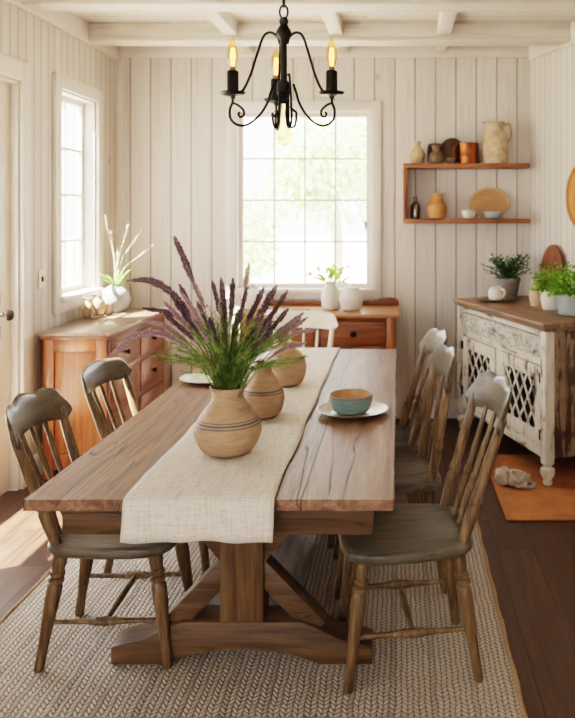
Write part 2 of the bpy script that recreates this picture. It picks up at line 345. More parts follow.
# ------------------------------------------------------------------ mesh helpers
class MB:
    def __init__(s): s.bm = bmesh.new()
    def merge(s, tb, mat=None):
        me = bpy.data.meshes.new('tmp')
        if mat is not None: tb.transform(mat)
        tb.to_mesh(me); tb.free(); s.bm.from_mesh(me); bpy.data.meshes.remove(me); return s
    def box(s, x0, x1, y0, y1, z0, z1, bev=.004, mat=None, seg=2):
        tb = bmesh.new(); bmesh.ops.create_cube(tb, size=1)
        tb.transform(Matrix.Translation(((x0+x1)/2, (y0+y1)/2, (z0+z1)/2)) @ Matrix.Diagonal((abs(x1-x0), abs(y1-y0), abs(z1-z0), 1)))
        if bev: bmesh.ops.bevel(tb, geom=tb.edges[:], offset=bev, segments=seg, profile=.5, affect='EDGES')
        return s.merge(tb, mat)
    def bar(s, a, b, w, d, bev=.003, up=(0, 0, 1)):
        a, b = Vector(a), Vector(b); z = (b-a); L = z.length; z.normalize()
        u = Vector(up); x = u.cross(z)
        if x.length < 1e-4: x = Vector((1, 0, 0))
        x.normalize(); y = z.cross(x)
        m = Matrix((x, y, z)).transposed().to_4x4(); m.translation = (a+b)/2
        return s.box(-w/2, w/2, -d/2, d/2, -L/2, L/2, bev, m)
    def lathe(s, prof, seg=32, mat=None, sx=1, sy=1, cap=True):
        tb = bmesh.new(); rings = []
        for r, z in prof:
            if r < 1e-5: rings.append([tb.verts.new((0, 0, z))])
            else: rings.append([tb.verts.new((r*sx*math.cos(2*PI*i/seg), r*sy*math.sin(2*PI*i/seg), z)) for i in range(seg)])
        for A, B in zip(rings, rings[1:]):
            for i in range(seg):
                j = (i+1) % seg
                if len(A) == 1 and len(B) == 1: continue
                if len(A) == 1: tb.faces.new((A[0], B[j], B[i]))
                elif len(B) == 1: tb.faces.new((A[i], A[j], B[0]))
                else: tb.faces.new((A[i], A[j], B[j], B[i]))
        if cap and len(rings[0]) > 1: tb.faces.new(rings[0][::-1])
        if cap and len(rings[-1]) > 1: tb.faces.new(rings[-1])
        bmesh.ops.recalc_face_normals(tb, faces=tb.faces[:])
        return s.merge(tb, mat)
    def turned(s, a, b, prof, seg=16):
        a, b = Vector(a), Vector(b); d = b-a; L = d.length
        q = Vector((0, 0, 1)).rotation_difference(d)
        m = Matrix.Translation(a) @ q.to_matrix().to_4x4()
        return s.lathe([(r, t*L) for t, r in prof], seg, m)
    def tube(s, pts, rad, seg=8, cap=True):
        pts = [Vector(p) for p in pts]; n = len(pts)
        rr = rad if isinstance(rad, (list, tuple)) else [rad]*n
        tb = bmesh.new(); rings = []
        t0 = (pts[1]-pts[0]).normalized()
        x = t0.orthogonal().normalized()
        for i, p in enumerate(pts):
            t = (pts[min(i+1, n-1)]-pts[max(i-1, 0)]).normalized()
            x = (x - t*x.dot(t)); x = x.normalized() if x.length > 1e-6 else t.orthogonal().normalized()
            y = t.cross(x)
            rings.append([tb.verts.new(p+(x*math.cos(2*PI*k/seg)+y*math.sin(2*PI*k/seg))*rr[i]) for k in range(seg)])
        for A, B in zip(rings, rings[1:]):
            for k in range(seg):
                j = (k+1) % seg; tb.faces.new((A[k], A[j], B[j], B[k]))
        if cap: tb.faces.new(rings[0][::-1]); tb.faces.new(rings[-1])
        return s.merge(tb)
    def prism(s, poly, y0, y1, bev=.004, mat=None):
        """polygon in local (x,z), extruded along y"""
        tb = bmesh.new()
        A = [tb.verts.new((x, y0, z)) for x, z in poly]; B = [tb.verts.new((x, y1, z)) for x, z in poly]
        tb.faces.new(A); tb.faces.new(B[::-1]); n = len(poly)
        for i in range(n): tb.faces.new((A[i], B[i], B[(i+1) % n], A[(i+1) % n]))
        bmesh.ops.recalc_face_normals(tb, faces=tb.faces[:])
        if bev:
            ed = [e for e in tb.edges if len(e.link_faces) == 2 and e.calc_face_angle(0) > .6]
            bmesh.ops.bevel(tb, geom=ed, offset=bev, segments=2, profile=.5, affect='EDGES')
        return s.merge(tb, mat)
    def blob(s, c, r, sub=3, amp=.0, seed=0, scale=(1, 1, 1), freq=3.0):
        from mathutils import noise as mn
        tb = bmesh.new(); bmesh.ops.create_icosphere(tb, subdivisions=sub, radius=1)
        for v in tb.verts:
            d = 1+amp*mn.noise(v.co*freq+Vector((seed*3.1, seed*1.7, seed)))
            v.co = Vector((v.co.x*scale[0], v.co.y*scale[1], v.co.z*scale[2]))*r*d+Vector(c)
        return s.merge(tb)
    def quad(s, p, f=None):
        vs = [s.bm.verts.new(q) for q in p]; s.bm.faces.new(vs); return s
    def leaf(s, base, d, L, w, droop=.0, nrm=(0, 0, 1), seg=4):
        """bent pointed blade"""
        base = Vector(base); d = Vector(d).normalized(); side = d.cross(Vector(nrm))
        side = side.normalized() if side.length > 1e-4 else d.orthogonal().normalized()
        prev = None
        for i in range(seg+1):
            t = i/seg; p = base+d*L*t+Vector((0, 0, -droop*L*t*t))
            hw = w*.5*math.sin(PI*min(1, .12+.88*t)) if i < seg else 0.0002
            cur = (s.bm.verts.new(p-side*hw), s.bm.verts.new(p+side*hw))
            if prev: s.bm.faces.new((prev[0], prev[1], cur[1], cur[0]))
            prev = cur
        return s
    def build(s, name, mat, parent=None, sharp=38, smooth=True):
        me = bpy.data.meshes.new(name)
        if smooth:
            for f in s.bm.faces: f.smooth = True
            a = R(sharp)
            for e in s.bm.edges:
                if len(e.link_faces) == 2 and e.calc_face_angle(0) > a: e.smooth = False
        s.bm.to_mesh(me); s.bm.free()
        me.materials.append(mat)
        o = bpy.data.objects.new(name, me); C.objects.link(o)
        if parent: o.parent = parent
        return o

def tag(o, label, cat, group=None, kind=None):
    o['label'] = label; o['category'] = cat
    if group: o['group'] = group
    if kind: o['kind'] = kind
    return o
def thing(name, label, cat, loc=(0, 0, 0), rz=0, group=None):
    o = bpy.data.objects.new(name, None); C.objects.link(o); o.empty_display_size = .1
    o.location = loc; o.rotation_euler = (0, 0, rz)
    return tag(o, label, cat, group)
def struct(o): o['kind'] = 'structure'; return o
def copy_tree(o, parent=None):
    c = o.copy(); C.objects.link(c); c.parent = parent
    for ch in [k for k in bpy.data.objects if k.parent == o]: copy_tree(ch, c)
    return c
def cat(P, n=10):
    """catmull-rom through points"""
    P = [Vector(p) for p in P]; Q = [P[0]*2-P[1]]+P+[P[-1]*2-P[-2]]; out = []
    for i in range(1, len(Q)-2):
        for k in range(n):
            t = k/n; a, b, c, d = Q[i-1:i+3]
            out.append(.5*((2*b)+(c-a)*t+(2*a-5*b+4*c-d)*t*t+(3*b-a-3*c+d)*t**3))
    out.append(P[-1]); return out

# ------------------------------------------------------------------ camera frame
F, VX, VY, H = 750.0, 399.0, 213.0, 1.53
def at(px, py, Y): return Vector(((px-VX)/F*Y, Y, H-(py-VY)/F*Y))
cam = bpy.data.cameras.new('camera'); co = bpy.data.objects.new('camera', cam); C.objects.link(co)
co.location = (0, 0, H); co.rotation_euler = (PI/2, 0, 0)
cam.sensor_fit = 'VERTICAL'; cam.sensor_height = 36; cam.lens = F/718*36
cam.shift_x = -(VX-287.5)/718; cam.shift_y = -(359-VY)/718
cam.clip_start = .05
cam.dof.use_dof = True; cam.dof.focus_distance = 2.5; cam.dof.aperture_fstop = 3.6
bpy.context.scene.camera = co

# ------------------------------------------------------------------ room shell
XL, YB, ZC, YF = -2.10, 5.60, 2.80, -2.2
XR = .98                                   # where the slanted right wall meets the back wall
A = R(18)
def wall_grid(lo, hi, z0, z1, holes):
    """boxes around rectangular holes [(a0,a1,b0,b1)] sorted along a"""
    out = []; cur = lo
    for a0, a1, b0, b1 in sorted(holes):
        out.append((cur, a0, z0, z1)); out.append((a0, a1, z0, b0)); out.append((a0, a1, b1, z1)); cur = a1
    out.append((cur, hi, z0, z1)); return [q for q in out if q[1]-q[0] > 1e-4 and q[3]-q[2] > 1e-4]
TH = .16
# floor and ceiling
struct(MB().box(XL-TH, 4.2, YF, YB+TH, -.1, 0, 0).build('floor', M['floor'], smooth=False))
struct(MB().box(XL-TH, 4.2, YF, YB+TH, ZC, ZC+.1, 0).build('ceiling', M['ceil'], smooth=False))
# back wall with window opening
W1 = (-1.222, -.200, .955, 2.30)
b = MB()
for a0, a1, z0, z1 in wall_grid(XL-TH, 1.3, 0, ZC, [W1]): b.box(a0, a1, YB, YB+TH, z0, z1, 0)
struct(b.build('wall_back', M['wall_back'], smooth=False))
# left wall with window and door opening
W2 = (4.63, 5.19, 1.0, 2.30); D1 = (2.85, 4.15, 0.0, 2.26)
W_ADDED = (-1.7, .25, .7, 2.3)  # unseen window, added to bring daylight in from the left
b = MB()
for a0, a1, z0, z1 in wall_grid(YF, YB, 0, ZC, [W2, D1, W_ADDED]): b.box(XL-TH, XL, a0, a1, z0, z1, 0)
struct(b.build('wall_left', M['wall_left'], smooth=False))
# right wall: built in its own frame, origin at the back corner, local -y runs toward the viewer
b = MB().box(0, TH, -8.2, .3, 0, ZC, 0)
wr = struct(b.build('wall_right', M['wall_right'], smooth=False))
wr.location = (XR, YB, 0); wr.rotation_euler = (0, 0, A)

def window(name, w, axis, at0, depth, cols, rows, casing=.085, sill=True):
    """window unit; axis 'x': in the back wall, 'y': in the left wall. at0 = room face, outward is +d"""
    a0, a1, z0, z1 = w
    def bx(m, p0, p1, d0, d1, q0, q1, bev=.004):
        if axis == 'x': return m.box(p0, p1, at0+d0, at0+d1, q0, q1, bev)
        return m.box(at0-d1, at0-d0, p0, p1, q0, q1, bev)
    c = MB(); k = casing
    bx(c, a0-k, a0, -.022, .0, z0-k, z1+k); bx(c, a1, a1+k, -.022, .0, z0-k, z1+k)
    bx(c, a0, a1, -.022, .0, z1, z1+k); bx(c, a0, a1, -.022, 0, z0-k, z0-.02)
    root = struct(c.build(name, M['trim']))
    f = MB(); j = .014                                            # jamb lining
    bx(f, a0, a0+j, 0, depth, z0, z1); bx(f, a1-j, a1, 0, depth, z0, z1)
    bx(f, a0+j, a1-j, 0, depth, z1-j, z1)
    f.build('jamb', M['trim'], root)
    s = MB(); bx(s, a0-.03, a1+.03, -.05, depth, z0-.02, z0+.012); s.build('window_sill', M['trim'], root)
    fr = MB(); sw = .034; d0, d1 = depth-.055, depth-.02
    A0, A1, Z0, Z1 = a0+j, a1-j, z0+.012, z1-j
    bx(fr, A0, A0+sw, d0, d1, Z0, Z1); bx(fr, A1-sw, A1, d0, d1, Z0, Z1)
    bx(fr, A0+sw, A1-sw, d0, d1, Z1-sw, Z1); bx(fr, A0+sw, A1-sw, d0, d1, Z0, Z0+sw)
    fr.build('sash', M['trim'], root)
    g = MB(); mw = .016; ga0, ga1, gz0, gz1 = A0+sw, A1-sw, Z0+sw, Z1-sw
    for i in range(1, cols):
        p = ga0+(ga1-ga0)*i/cols; bx(g, p-mw/2, p+mw/2, d0+.006, d1-.004, gz0, gz1, .002)
    for i in range(1, rows):
        q = gz0+(gz1-gz0)*i/rows; bx(g, ga0, ga1, d0+.004, d1-.006, q-mw/2, q+mw/2, .002)
    g.build('muntin_grid', M['trim'], root)
    p = MB(); bx(p, ga0, ga1, d0+.015, d0+.019, gz0, gz1, 0); p.build('pane', M['glass'], root)
    return root
w1 = window('window_1', W1, 'x', YB, .11, 4, 4, .066)
MB().box(-.262, -.250, YB+.03, YB+.075, 1.40, 1.47, .003).build('latch', M['knob'], w1)
window('window_2', W2, 'y', XL, .13, 2, 4)
window('window_3_added', W_ADDED, 'y', XL, .13, 4, 4)  # added out of view for its daylight

# front wall behind the viewer, with an unseen opening added and sized for its light
W_FILL = (-1.7, -.2, .9, 2.3)
b = MB()
for a0, a1, z0, z1 in wall_grid(XL-TH, 4.2, 0, ZC, [W_FILL]): b.box(a0, a1, YF-TH, YF, z0, z1, 0)
struct(b.build('wall_front', M['wall_back'], smooth=False))

# glazed door in the left wall
y0, y1, z0, z1 = D1
c = MB(); k = .085
c.box(XL, XL+.022, y1, y1+k, 0, z1+.11, .004).box(XL, XL+.022, y0-k, y0, 0, z1+.11, .004).box(XL, XL+.022, y0, y1, z1, z1+.11, .004)
door = struct(c.build('door_1', M['trim']))
MB().box(XL-TH, XL, y1-.02, y1, 0, z1, .003).box(XL-TH, XL, y0, y0+.02, 0, z1, .003).box(XL-TH, XL, y0+.02, y1-.02, z1-.02, z1, .003).build('jamb', M['door'], door)
x0, x1 = XL-.085, XL-.04; sw = .12
lf = MB().box(x0, x1, y0+.02, y0+.02+sw, .01, z1-.02).box(x0, x1, y1-.02-sw, y1-.02, .01, z1-.02)
lf.box(x0, x1, y0+.02+sw, y1-.02-sw, z1-.15, z1-.02).box(x0, x1, y0+.02+sw, y1-.02-sw, .01, .26).box(x0, x1, y0+.02+sw, y1-.02-sw, .72, .80)
leafo = lf.build('door_leaf', M['door'], door)
MB().box(x0+.02, x0+.025, y0+.02+sw, y1-.02-sw, .26, .72, 0).box(x0+.02, x0+.025, y0+.02+sw, y1-.02-sw, .80, z1-.15, 0).build('pane', M['glass'], door)
m = Matrix.Translation((x1, 3.985, .987)) @ Matrix.Rotation(PI/2, 4, 'Y')
MB().lathe([(.028, 0), (.028, .006), (.012, .008), (.011, .045), (.026, .055), (.031, .068), (.026, .082), (0, .088)], 24, m).build('door_knob', M['knob'], door)
MB().box(x1, x1+.006, 3.955, 4.015, .86, .93, .002).box(x1, x1+.006, 3.955, 4.015, 1.04, 1.11, .002).build('lock_plate', M['knob'], door)

# trims: cornices, ceiling beams, joists, corner boards, baseboards
struct(MB().box(XL, 1.0, YB-.03, YB, 2.69, ZC, .005).build('trim_1', M['trim']))
struct(MB().box(XL, XL+.03, YF, YB-.03, 2.66, ZC, .005).build('trim_2', M['trim']))
o = struct(MB().box(-.03, 0, -7.9, -.03, 2.66, ZC, .005).build('trim_3', M['trim'])); o.location = (XR, YB, 0); o.rotation_euler = (0, 0, A)
n = 4
for yb in (5.0, 4.12, 3.0, 1.9):
    xr = XR+(YB-yb)*math.tan(A)-.02
    struct(MB().box(XL+.03, xr, yb, yb+.14, 2.695, ZC, .006).box(XL+.03, xr, yb-.012, yb+.152, 2.675, 2.70, .004).build('trim_%d' % n, M['beam'])); n += 1
for (ya, ybb) in ((5.14, YB-.03), (4.26, 5.0), (3.14, 4.12), (2.04, 3.0)):
    for xj in (-1.12, -.42, .30):
        struct(MB().box(xj-.045, xj+.045, ya, ybb, 2.715, ZC, .005).build('trim_%d' % n, M['beam'])); n += 1
struct(MB().box(XL, XL+.05, YB-.018, YB, 0, 2.69, .003).build('trim_%d' % n, M['trim'])); n += 1
struct(MB().box(XL+.05, .97, YB-.022, YB, 0, .145, .006).build('baseboard_back', M['trim']))
b = MB()
for q0, q1 in ((4.235, YB-.02), (YF, 2.765)): b.box(XL, XL+.022, q0, q1, 0, .145, .006)
struct(b.build('baseboard_left', M['trim']))
o = struct(MB().box(-.022, 0, -7.9, -.03, 0, .145, .006).build('baseboard_right', M['trim'])); o.location = (XR, YB, 0); o.rotation_euler = (0, 0, A)

# light switch on the left wall
sw_ = thing('light_switch', 'small ivory light switch plate on the boarded wall between door and window', 'switch', (XL, 4.40, 1.085))
MB().box(0, .007, -.037, .037, 0, .115, .003).build('plate', M['switch'], sw_)
MB().box(.006, .014, -.008, .008, .042, .072, .002).build('toggle', M['knob'], sw_)

# ------------------------------------------------------------------ outside
struct(MB().box(-40, 40, YB+.5, 60, -.5, -.4, 0).box(-40, XL-.5, -20, YB+.5, -.5, -.4, 0).build('ground', M['grass'], smooth=False))
def tree(label, loc, h, r, seed, n=1500):
    t = thing('garden_tree', label, 'tree', loc, 0)
    MB().tube(cat([(0, 0, 0), (.1, .05, h*.3), (-.05, .1, h*.6)], 6), [.16-.004*i for i in range(13)], 10).build('trunk', M['bark'], t)
    rr = random.Random(seed); m = MB()
    lobes = [Vector((rr.uniform(-1, 1)*r*.6, rr.uniform(-1, 1)*r*.6, h*.62+rr.uniform(-.5, 1)*r*.6)) for _ in range(9)]
    for i in range(n):
        c = lobes[i % 9]; d = Vector((rr.gauss(0, 1), rr.gauss(0, 1), rr.gauss(0, 1))).normalized()
        p = c+d*r*.5*rr.uniform(.5, 1.05)
        m.leaf(p, (d+Vector((rr.uniform(-1, 1), rr.uniform(-1, 1), rr.uniform(-1, 1)))), r*.16, r*.09, .3, d, 2)
    m.build('crown', M['treeleaf'], t)
tree('tall pale tree filling the middle panes of the back window', (-1.5, 17, -.4), 4.2, 1.5, 3)
tree('lower rounded tree in the lower panes of the back window', (-3.2, 15, -.4), 2.2, 1.0, 5)
tree('hazy distant tree behind the upper panes of the back window', (-.9, 26, -.4), 6.5, 2.0, 9)

# ------------------------------------------------------------------ rug and mat
RUGT = .012
rg = thing('jute_rug', 'large braided beige jute rug under the dining table', 'rug', (0, 0, 0))
b = MB(); b.box(-1.47, .375, 1.0, 3.84, .001, RUGT, .004); b.build('weave', M['rug'], rg)
edge = []
cr = [(.38, 1.0), (.38, 3.7), (.33, 3.83), (.2, 3.85), (-1.35, 3.85), (-1.46, 3.8), (-1.48, 3.65), (-1.48, 1.0)]
for (ax, ay), (bx_, by_) in zip(cr, cr[1:]):
    L = math.hypot(bx_-ax, by_-ay); k = max(2, int(L/.04))
    for i in range(k):
        t = i/k; edge.append((ax+(bx_-ax)*t+.0025*math.sin(i*.9), ay+(by_-ay)*t+.0025*math.cos(i*.7), .009+.0015*math.sin(i*1.3)))
MB().tube(edge, .009, 8).build('rope_border', M['rope'], rg)
mt = MB().box(.53, 1.44, 3.72, 4.72, .001, .011, .004)
mto = mt.build('floor_mat', M['mat']); tag(mto, 'burnt orange flat mat on the dark floor under the lattice cabinet', 'mat')

# ------------------------------------------------------------------ dining table
TX0, TX1, TY0, TY1, TZ = -1.015, -.014, 2.03, 4.28, .754
tb = thing('dining_table', 'long rustic plank dining table with trestle base on the jute rug', 'table', ((TX0+TX1)/2, (TY0+TY1)/2, RUGT))
LX, LY = (TX0+TX1)/2, (TY0+TY1)/2
def L(m): return m   # parts are built in world coordinates, then shifted to the table's base
def tpart(mb, name, mat):
    mb.bm.transform(Matrix.Translation((-LX, -LY, -RUGT))); return mb.build(name, mat, tb)
# top: subdivided slab with a slightly irregular hewn edge
top = bmesh.new(); nx, ny = 28, 60
rt = random.Random(4)
lo, hi = [], []
for j in range(ny+1):
    for i in range(nx+1):
        x = TX0+(TX1-TX0)*i/nx; y = TY0+(TY1-TY0)*j/ny
        ex = (rt.uniform(-.0025, .0025) if i in (0, nx) else 0); ey = (rt.uniform(-.003, .003) if j in (0, ny) else 0)
        lo.append(top.verts.new((x+ex, y+ey, TZ-.030))); hi.append(top.verts.new((x+ex*.6, y+ey*.6, TZ)))
ix = lambda i, j: j*(nx+1)+i
for j in range(ny):
    for i in range(nx):
        top.faces.new((hi[ix(i, j)], hi[ix(i+1, j)], hi[ix(i+1, j+1)], hi[ix(i, j+1)]))
        top.faces.new((lo[ix(i, j)], lo[ix(i, j+1)], lo[ix(i+1, j+1)], lo[ix(i+1, j)]))
for i in range(nx):
    top.faces.new((lo[ix(i, 0)], lo[ix(i+1, 0)], hi[ix(i+1, 0)], hi[ix(i, 0)])); top.faces.new((lo[ix(i+1, ny)], lo[ix(i, ny)], hi[ix(i, ny)], hi[ix(i+1, ny)]))
for j in range(ny):
    top.faces.new((lo[ix(0, j+1)], lo[ix(0, j)], hi[ix(0, j)], hi[ix(0, j+1)])); top.faces.new((lo[ix(nx, j)], lo[ix(nx, j+1)], hi[ix(nx, j+1)], hi[ix(nx, j)]))
bmesh.ops.bevel(top, geom=[e for e in top.edges if len(e.link_faces) == 2 and e.calc_face_angle(0) > .8], offset=.004, segments=2, affect='EDGES')
tm = MB(); tm.merge(top); tpart(tm, 'tabletop', M['top'])
AZ0, AZ1 = .628, TZ-.030
tpart(MB().box(-.945, -.075, 2.10, 2.14, AZ0, AZ1, .005), 'apron', M['tablewood'])
tpart(MB().box(-.945, -.075, 4.17, 4.21, AZ0, AZ1, .005), 'apron', M['tablewood'])
tpart(MB().box(-.945, -.905, 2.14, 4.17, AZ0, AZ1, .005), 'apron', M['tablewoody_glare'])
tpart(MB().box(-.115, -.075, 2.14, 4.17, AZ0, AZ1, .005), 'apron', M['tablewoody_glare'])
for yt in (2.52, 3.68):
    D = .115
    cx = -.53
    poly = [(-.44, .0), (-.44, .058), (-.40, .070), (-.33, .085), (-.26, .120), (-.20, .142)]
    poly = poly+[(-x, z) for x, z in poly[::-1]]
    arch = [(.26, 0), (.22, .016), (.16, .034), (.08, .046), (0, .050), (-.08, .046), (-.16, .034), (-.22, .016), (-.26, 0)]
    pl = [(cx+x, RUGT+z) for x, z in poly+arch]
    tpart(MB().prism(pl, yt, yt+D, .005), 'trestle_foot', M['tablewood'])
    tpart(MB().box(cx-.074, cx+.074, yt+.005, yt+D-.005, RUGT+.13, AZ1-.001, .006), 'post', M['tablewoodz'])
    for s in (-1, 1):
        tpart(MB().bar((cx+s*.255, yt+.055, RUGT+.105), (cx+s*.045, yt+.055, .335), .07, .072, .004, (0, 1, 0)), 'brace', M['tablewood'])
        tpart(MB().bar((cx+s*.045, yt+.055, .365), (cx+s*.30, yt+.055, AZ1-.05), .07, .072, .004, (0, 1, 0)), 'brace', M['tablewood'])
    tpart(MB().box(cx-.36, cx+.36, yt+.01, yt+D-.01, AZ1-.06, AZ1-.001, .005), 'cleat', M['tablewood'])
tpart(MB().box(-.71, -.35, 2.63, 3.69, .115, .150, .005), 'stretcher', M['tablewoody_glare'])

# runner: draped strip, hanging at both ends
rr = random.Random(11)
prof = [(2.012, TZ-.104), (2.012, TZ-.08), (2.013, TZ-.06), (2.014, TZ-.03), (2.016, TZ-.008), (2.022, TZ+.004)]
y = 2.05
while y < 4.26: prof.append((y, TZ+.0045)); y += .035
prof += [(4.285, TZ+.004), (4.293, TZ-.01), (4.296, TZ-.05), (4.298, TZ-.10)]
bm = bmesh.new(); rows = []; nu = 26
for j, (yy, zz) in enumerate(prof):
    row = []
    for i in range(nu+1):
        u = i/nu; x = -.745+(.407)*u
        hang = max(0, (TZ-.01-zz)/.11)
        dz = .0016*math.sin(i*.8+j*.33)+.001*math.sin(j*1.1-i*.5) if 5 < j < len(prof)-4 else 0
        row.append(bm.verts.new((x+.003*math.sin(j*.4)*(1 if i in (0, nu) else 0), yy-(.012*(.5+.5*math.sin(u*19))*hang if yy < 3 else 0), zz+abs(dz)-.003*math.sin(u*9)*hang)))
    rows.append(row)
for A_, B_ in zip(rows, rows[1:]):
    for i in range(nu): bm.faces.new((A_[i], A_[i+1], B_[i+1], B_[i]))
m = MB(); m.merge(bm); ru = m.build('table_runner', M['linen'], sharp=80)
md = ru.modifiers.new('thick', 'SOLIDIFY'); md.thickness = .003; md.offset = 1
tag(ru, 'natural linen runner laid lengthwise along the dining table', 'table runner')

# ------------------------------------------------------------------ chairs
def crest_mesh(style, w=.222, lean=.30):
    """curved back rail; local coords at chair base, front is +x"""
    m = MB(); bm = m.bm; N, K = 44, 8; rows = []
    for i in range(N+1):
        u = -1+2*i/N; a = abs(u)
        if style == 'scallop':
            if a < .36: zt = .945+.019*math.cos(a/.36*PI/2)
            elif a < .74: zt = .945+.011*math.sin((a-.36)/.38*PI*.8)-.0065*((a-.36)/.38)
            else: zt = .944-.078*((a-.74)/.26)**2
            zb = .798+.034*(1-a**2)
        else:
            zt = .962-.022*a**2-(.06*((a-.8)/.2)**2 if a > .8 else 0)
            zb = .832+.016*(1-a**2)
        if a > .84: zb += .034*((a-.84)/.16)**2
        xc = -.050*(1-u*u); th = .024*(1-.25*a)
        ring = []
        for s, ks in ((1, range(K+1)), (-1, range(K, -1, -1))):
            for k in ks:
                t = k/K; z = zb+(zt-zb)*t
                rnd_ = math.sqrt(max(0.05, 1-(2*t-1)**4))
                ring.append(bm.verts.new((-.155-lean*(z-.45)+xc+s*th*.5*rnd_, u*w, z)))
        rows.append(ring)
    for A_, B_ in zip(rows, rows[1:]):
        n_ = len(A_)
        for k in range(n_): bm.faces.new((A_[k], A_[(k+1) % n_], B_[(k+1) % n_], B_[k]))
    bm.faces.new(rows[0][::-1]); bm.faces.new(rows[-1])
    bmesh.ops.recalc_face_normals(bm, faces=bm.faces[:])
    return m
LEG = [(0, .014), (.03, .0165), (.22, .0165), (.42, .021), (.60, .025), (.70, .025), (.735, .0195), (.75, .026), (.775, .026), (.79, .019), (.805, .025), (.83, .025), (.845, .0195), (.90, .023), (1, .024)]
STR = [(0, .008), (.3, .0095), (.40, .012), (.42, .016), (.44, .014), (.5, .017), (.56, .014), (.58, .016), (.60, .012), (.7, .0095), (1, .008)]
SPN = [(0, .008), (.12, .009), (.26, .014), (.34, .015), (.38, .0095), (.40, .014), (.43, .014), (.45, .009), (.62, .0105), (1, .0075)]
PST = [(0, .017), (.1, .019), (.22, .021), (.3, .021), (.33, .016), (.35, .021), (.38, .021), (.41, .016), (.6, .0185), (.9, .016), (1, .013)]
def make_chair(label, style, mats, group, lean=.30):
    ms, ml, mc = mats
    t = thing('dining_chair', label, 'chair', (0, 0, 0), 0, group)
    # seat
    m = MB(); bm = m.bm; N = 64; rings = []
    def outline(a):
        c, s = math.cos(a), math.sin(a); e = .42
        x = .215*math.copysign(abs(c)**e, c); y = .205*math.copysign(abs(s)**e, s)
        y *= (1.0 if x > 0 else 1-.10*(-x/.215)); x += .012*(1-(y/.205)**2) if x > 0.1 else 0
        return x, y
    lv = [(.86, .408), (.96, .412), (1.0, .424), (1.0, .438), (.975, .450), (.92, .454), (.75, .450), (.5, .444), (.25, .442)]
    for sc, z in lv:
        rings.append([bm.verts.new((outline(2*PI*i/N)[0]*sc, outline(2*PI*i/N)[1]*sc, z)) for i in range(N)])
    for A_, B_ in zip(rings, rings[1:]):
        for i in range(N): bm.faces.new((A_[i], A_[(i+1) % N], B_[(i+1) % N], B_[i]))
    bm.faces.new(rings[0][::-1]); bm.faces.new(rings[-1])
    m.build('seat', ms, t, 50)
    tops = {}; feet = {}
    for fx, sx in (('f', 1), ('r', -1)):
        for s in (-1, 1):
            tp = Vector((sx*.155, s*.14, .418)); ft = Vector((sx*.208 if sx > 0 else -.218, s*.172, 0))
            tops[fx, s], feet[fx, s] = tp, ft
            MB().turned(ft, tp, LEG).build('leg', ml, t)
    pt = lambda k, q: feet[k]+(tops[k]-feet[k])*q
    mids = []
    for s in (-1, 1):
        a, b_ = pt(('f', s), .40), pt(('r', s), .40); mids.append((a+b_)/2)
        MB().turned(a, b_, STR, 14).build('side_stretcher', ml, t)
    MB().turned(mids[0], mids[1], [(0, .008), (.2, .010), (.5, .013), (.8, .010), (1, .008)], 14).build('cross_stretcher', ml, t)
    xb = lambda z, y: -.155-lean*(z-.45)-.050*(1-(y/.222)**2)
    for s in (-1, 1):
        MB().turned((-.165, s*.150, .44), (xb(.86, .185), s*.185, .86), PST).build('back_post', ml, t)
    for k in (-1, 0, 1):
        MB().turned((-.185, k*.072, .44), (xb(.85, k*.09), k*.09, .85), SPN, 12).build('spindle', ml, t)
    crest_mesh(style, .222, lean).build('crest_rail', mc, t, 60)
    return t
G = 'spindle-back chairs around the dining table'
brown = (M['seat'], M['chair'], M['crest'])
cA = make_chair('olive-brown spindle chair with triple-lobed crest, seat in view, beside the glazed door', 'scallop', brown, G)
cA.location = (-.985, 2.67, RUGT); cA.rotation_euler.z = R(2); cA.scale = (1, 1, .91)
def place(src, label, loc, rz, sc=(1, 1, .985)):
    c = copy_tree(src); c['label'] = label; c.location = loc; c.rotation_euler = (0, 0, rz); c.scale = sc; return c
place(cA, 'largest spindle chair on the cabinet side of the table, all four legs in view', (.02, 2.575, RUGT), R(188))
cC = make_chair('middle of the three spindle chairs on the cabinet side of the table', 'scallop', brown, G, .15)
cC.location = (-.05, 3.15, RUGT); cC.rotation_euler.z = R(186); cC.scale = (1, 1, .985)
place(cA, 'spindle chair on the cabinet side of the table, closest to the console', (-.13, 3.60, RUGT), R(188))
cB = make_chair('spindle chair with plain rounded crest in front of the orange-brown dresser', 'round', brown, G)
cB.location = (-1.0, 3.31, RUGT); cB.rotation_euler.z = R(-3); cB.scale = (1, 1, .89)
cW = make_chair('cream painted spindle chair at the head of the table under the window', 'round', (M['cream_chair'],)*3, G)
cW.location = (-.61, 4.50, 0); cW.rotation_euler.z = R(-90); cW.scale = (1, 1, .935)

# ------------------------------------------------------------------ pottery helpers
def smooth_prof(pts, n=6):
    return [(max(0, p.x), p.y) for p in (Vector((q.x, q.y)) for q in cat([(r, z, 0) for r, z in pts], n))]
def pot(name, label, cat_, loc, prof, mat, group=None, seg=36, n=5, sx=1, sy=1, rz=0, wall=.006):
    """hollow vessel as one mesh: outer profile, rim, inner wall"""
    out = smooth_prof(prof, n)
    inner = [(max(.001, r-wall), z) for r, z in out[::-1] if z > out[0][1]+wall]
    pr = [(0, out[0][1])]+out+inner+[(0, out[0][1]+wall)]
    o = MB().lathe(pr, seg, None, sx, sy).build(name, mat, None, 60)
    o.location = loc; o.rotation_euler.z = rz
    if label: tag(o, label, cat_, group)
    return o

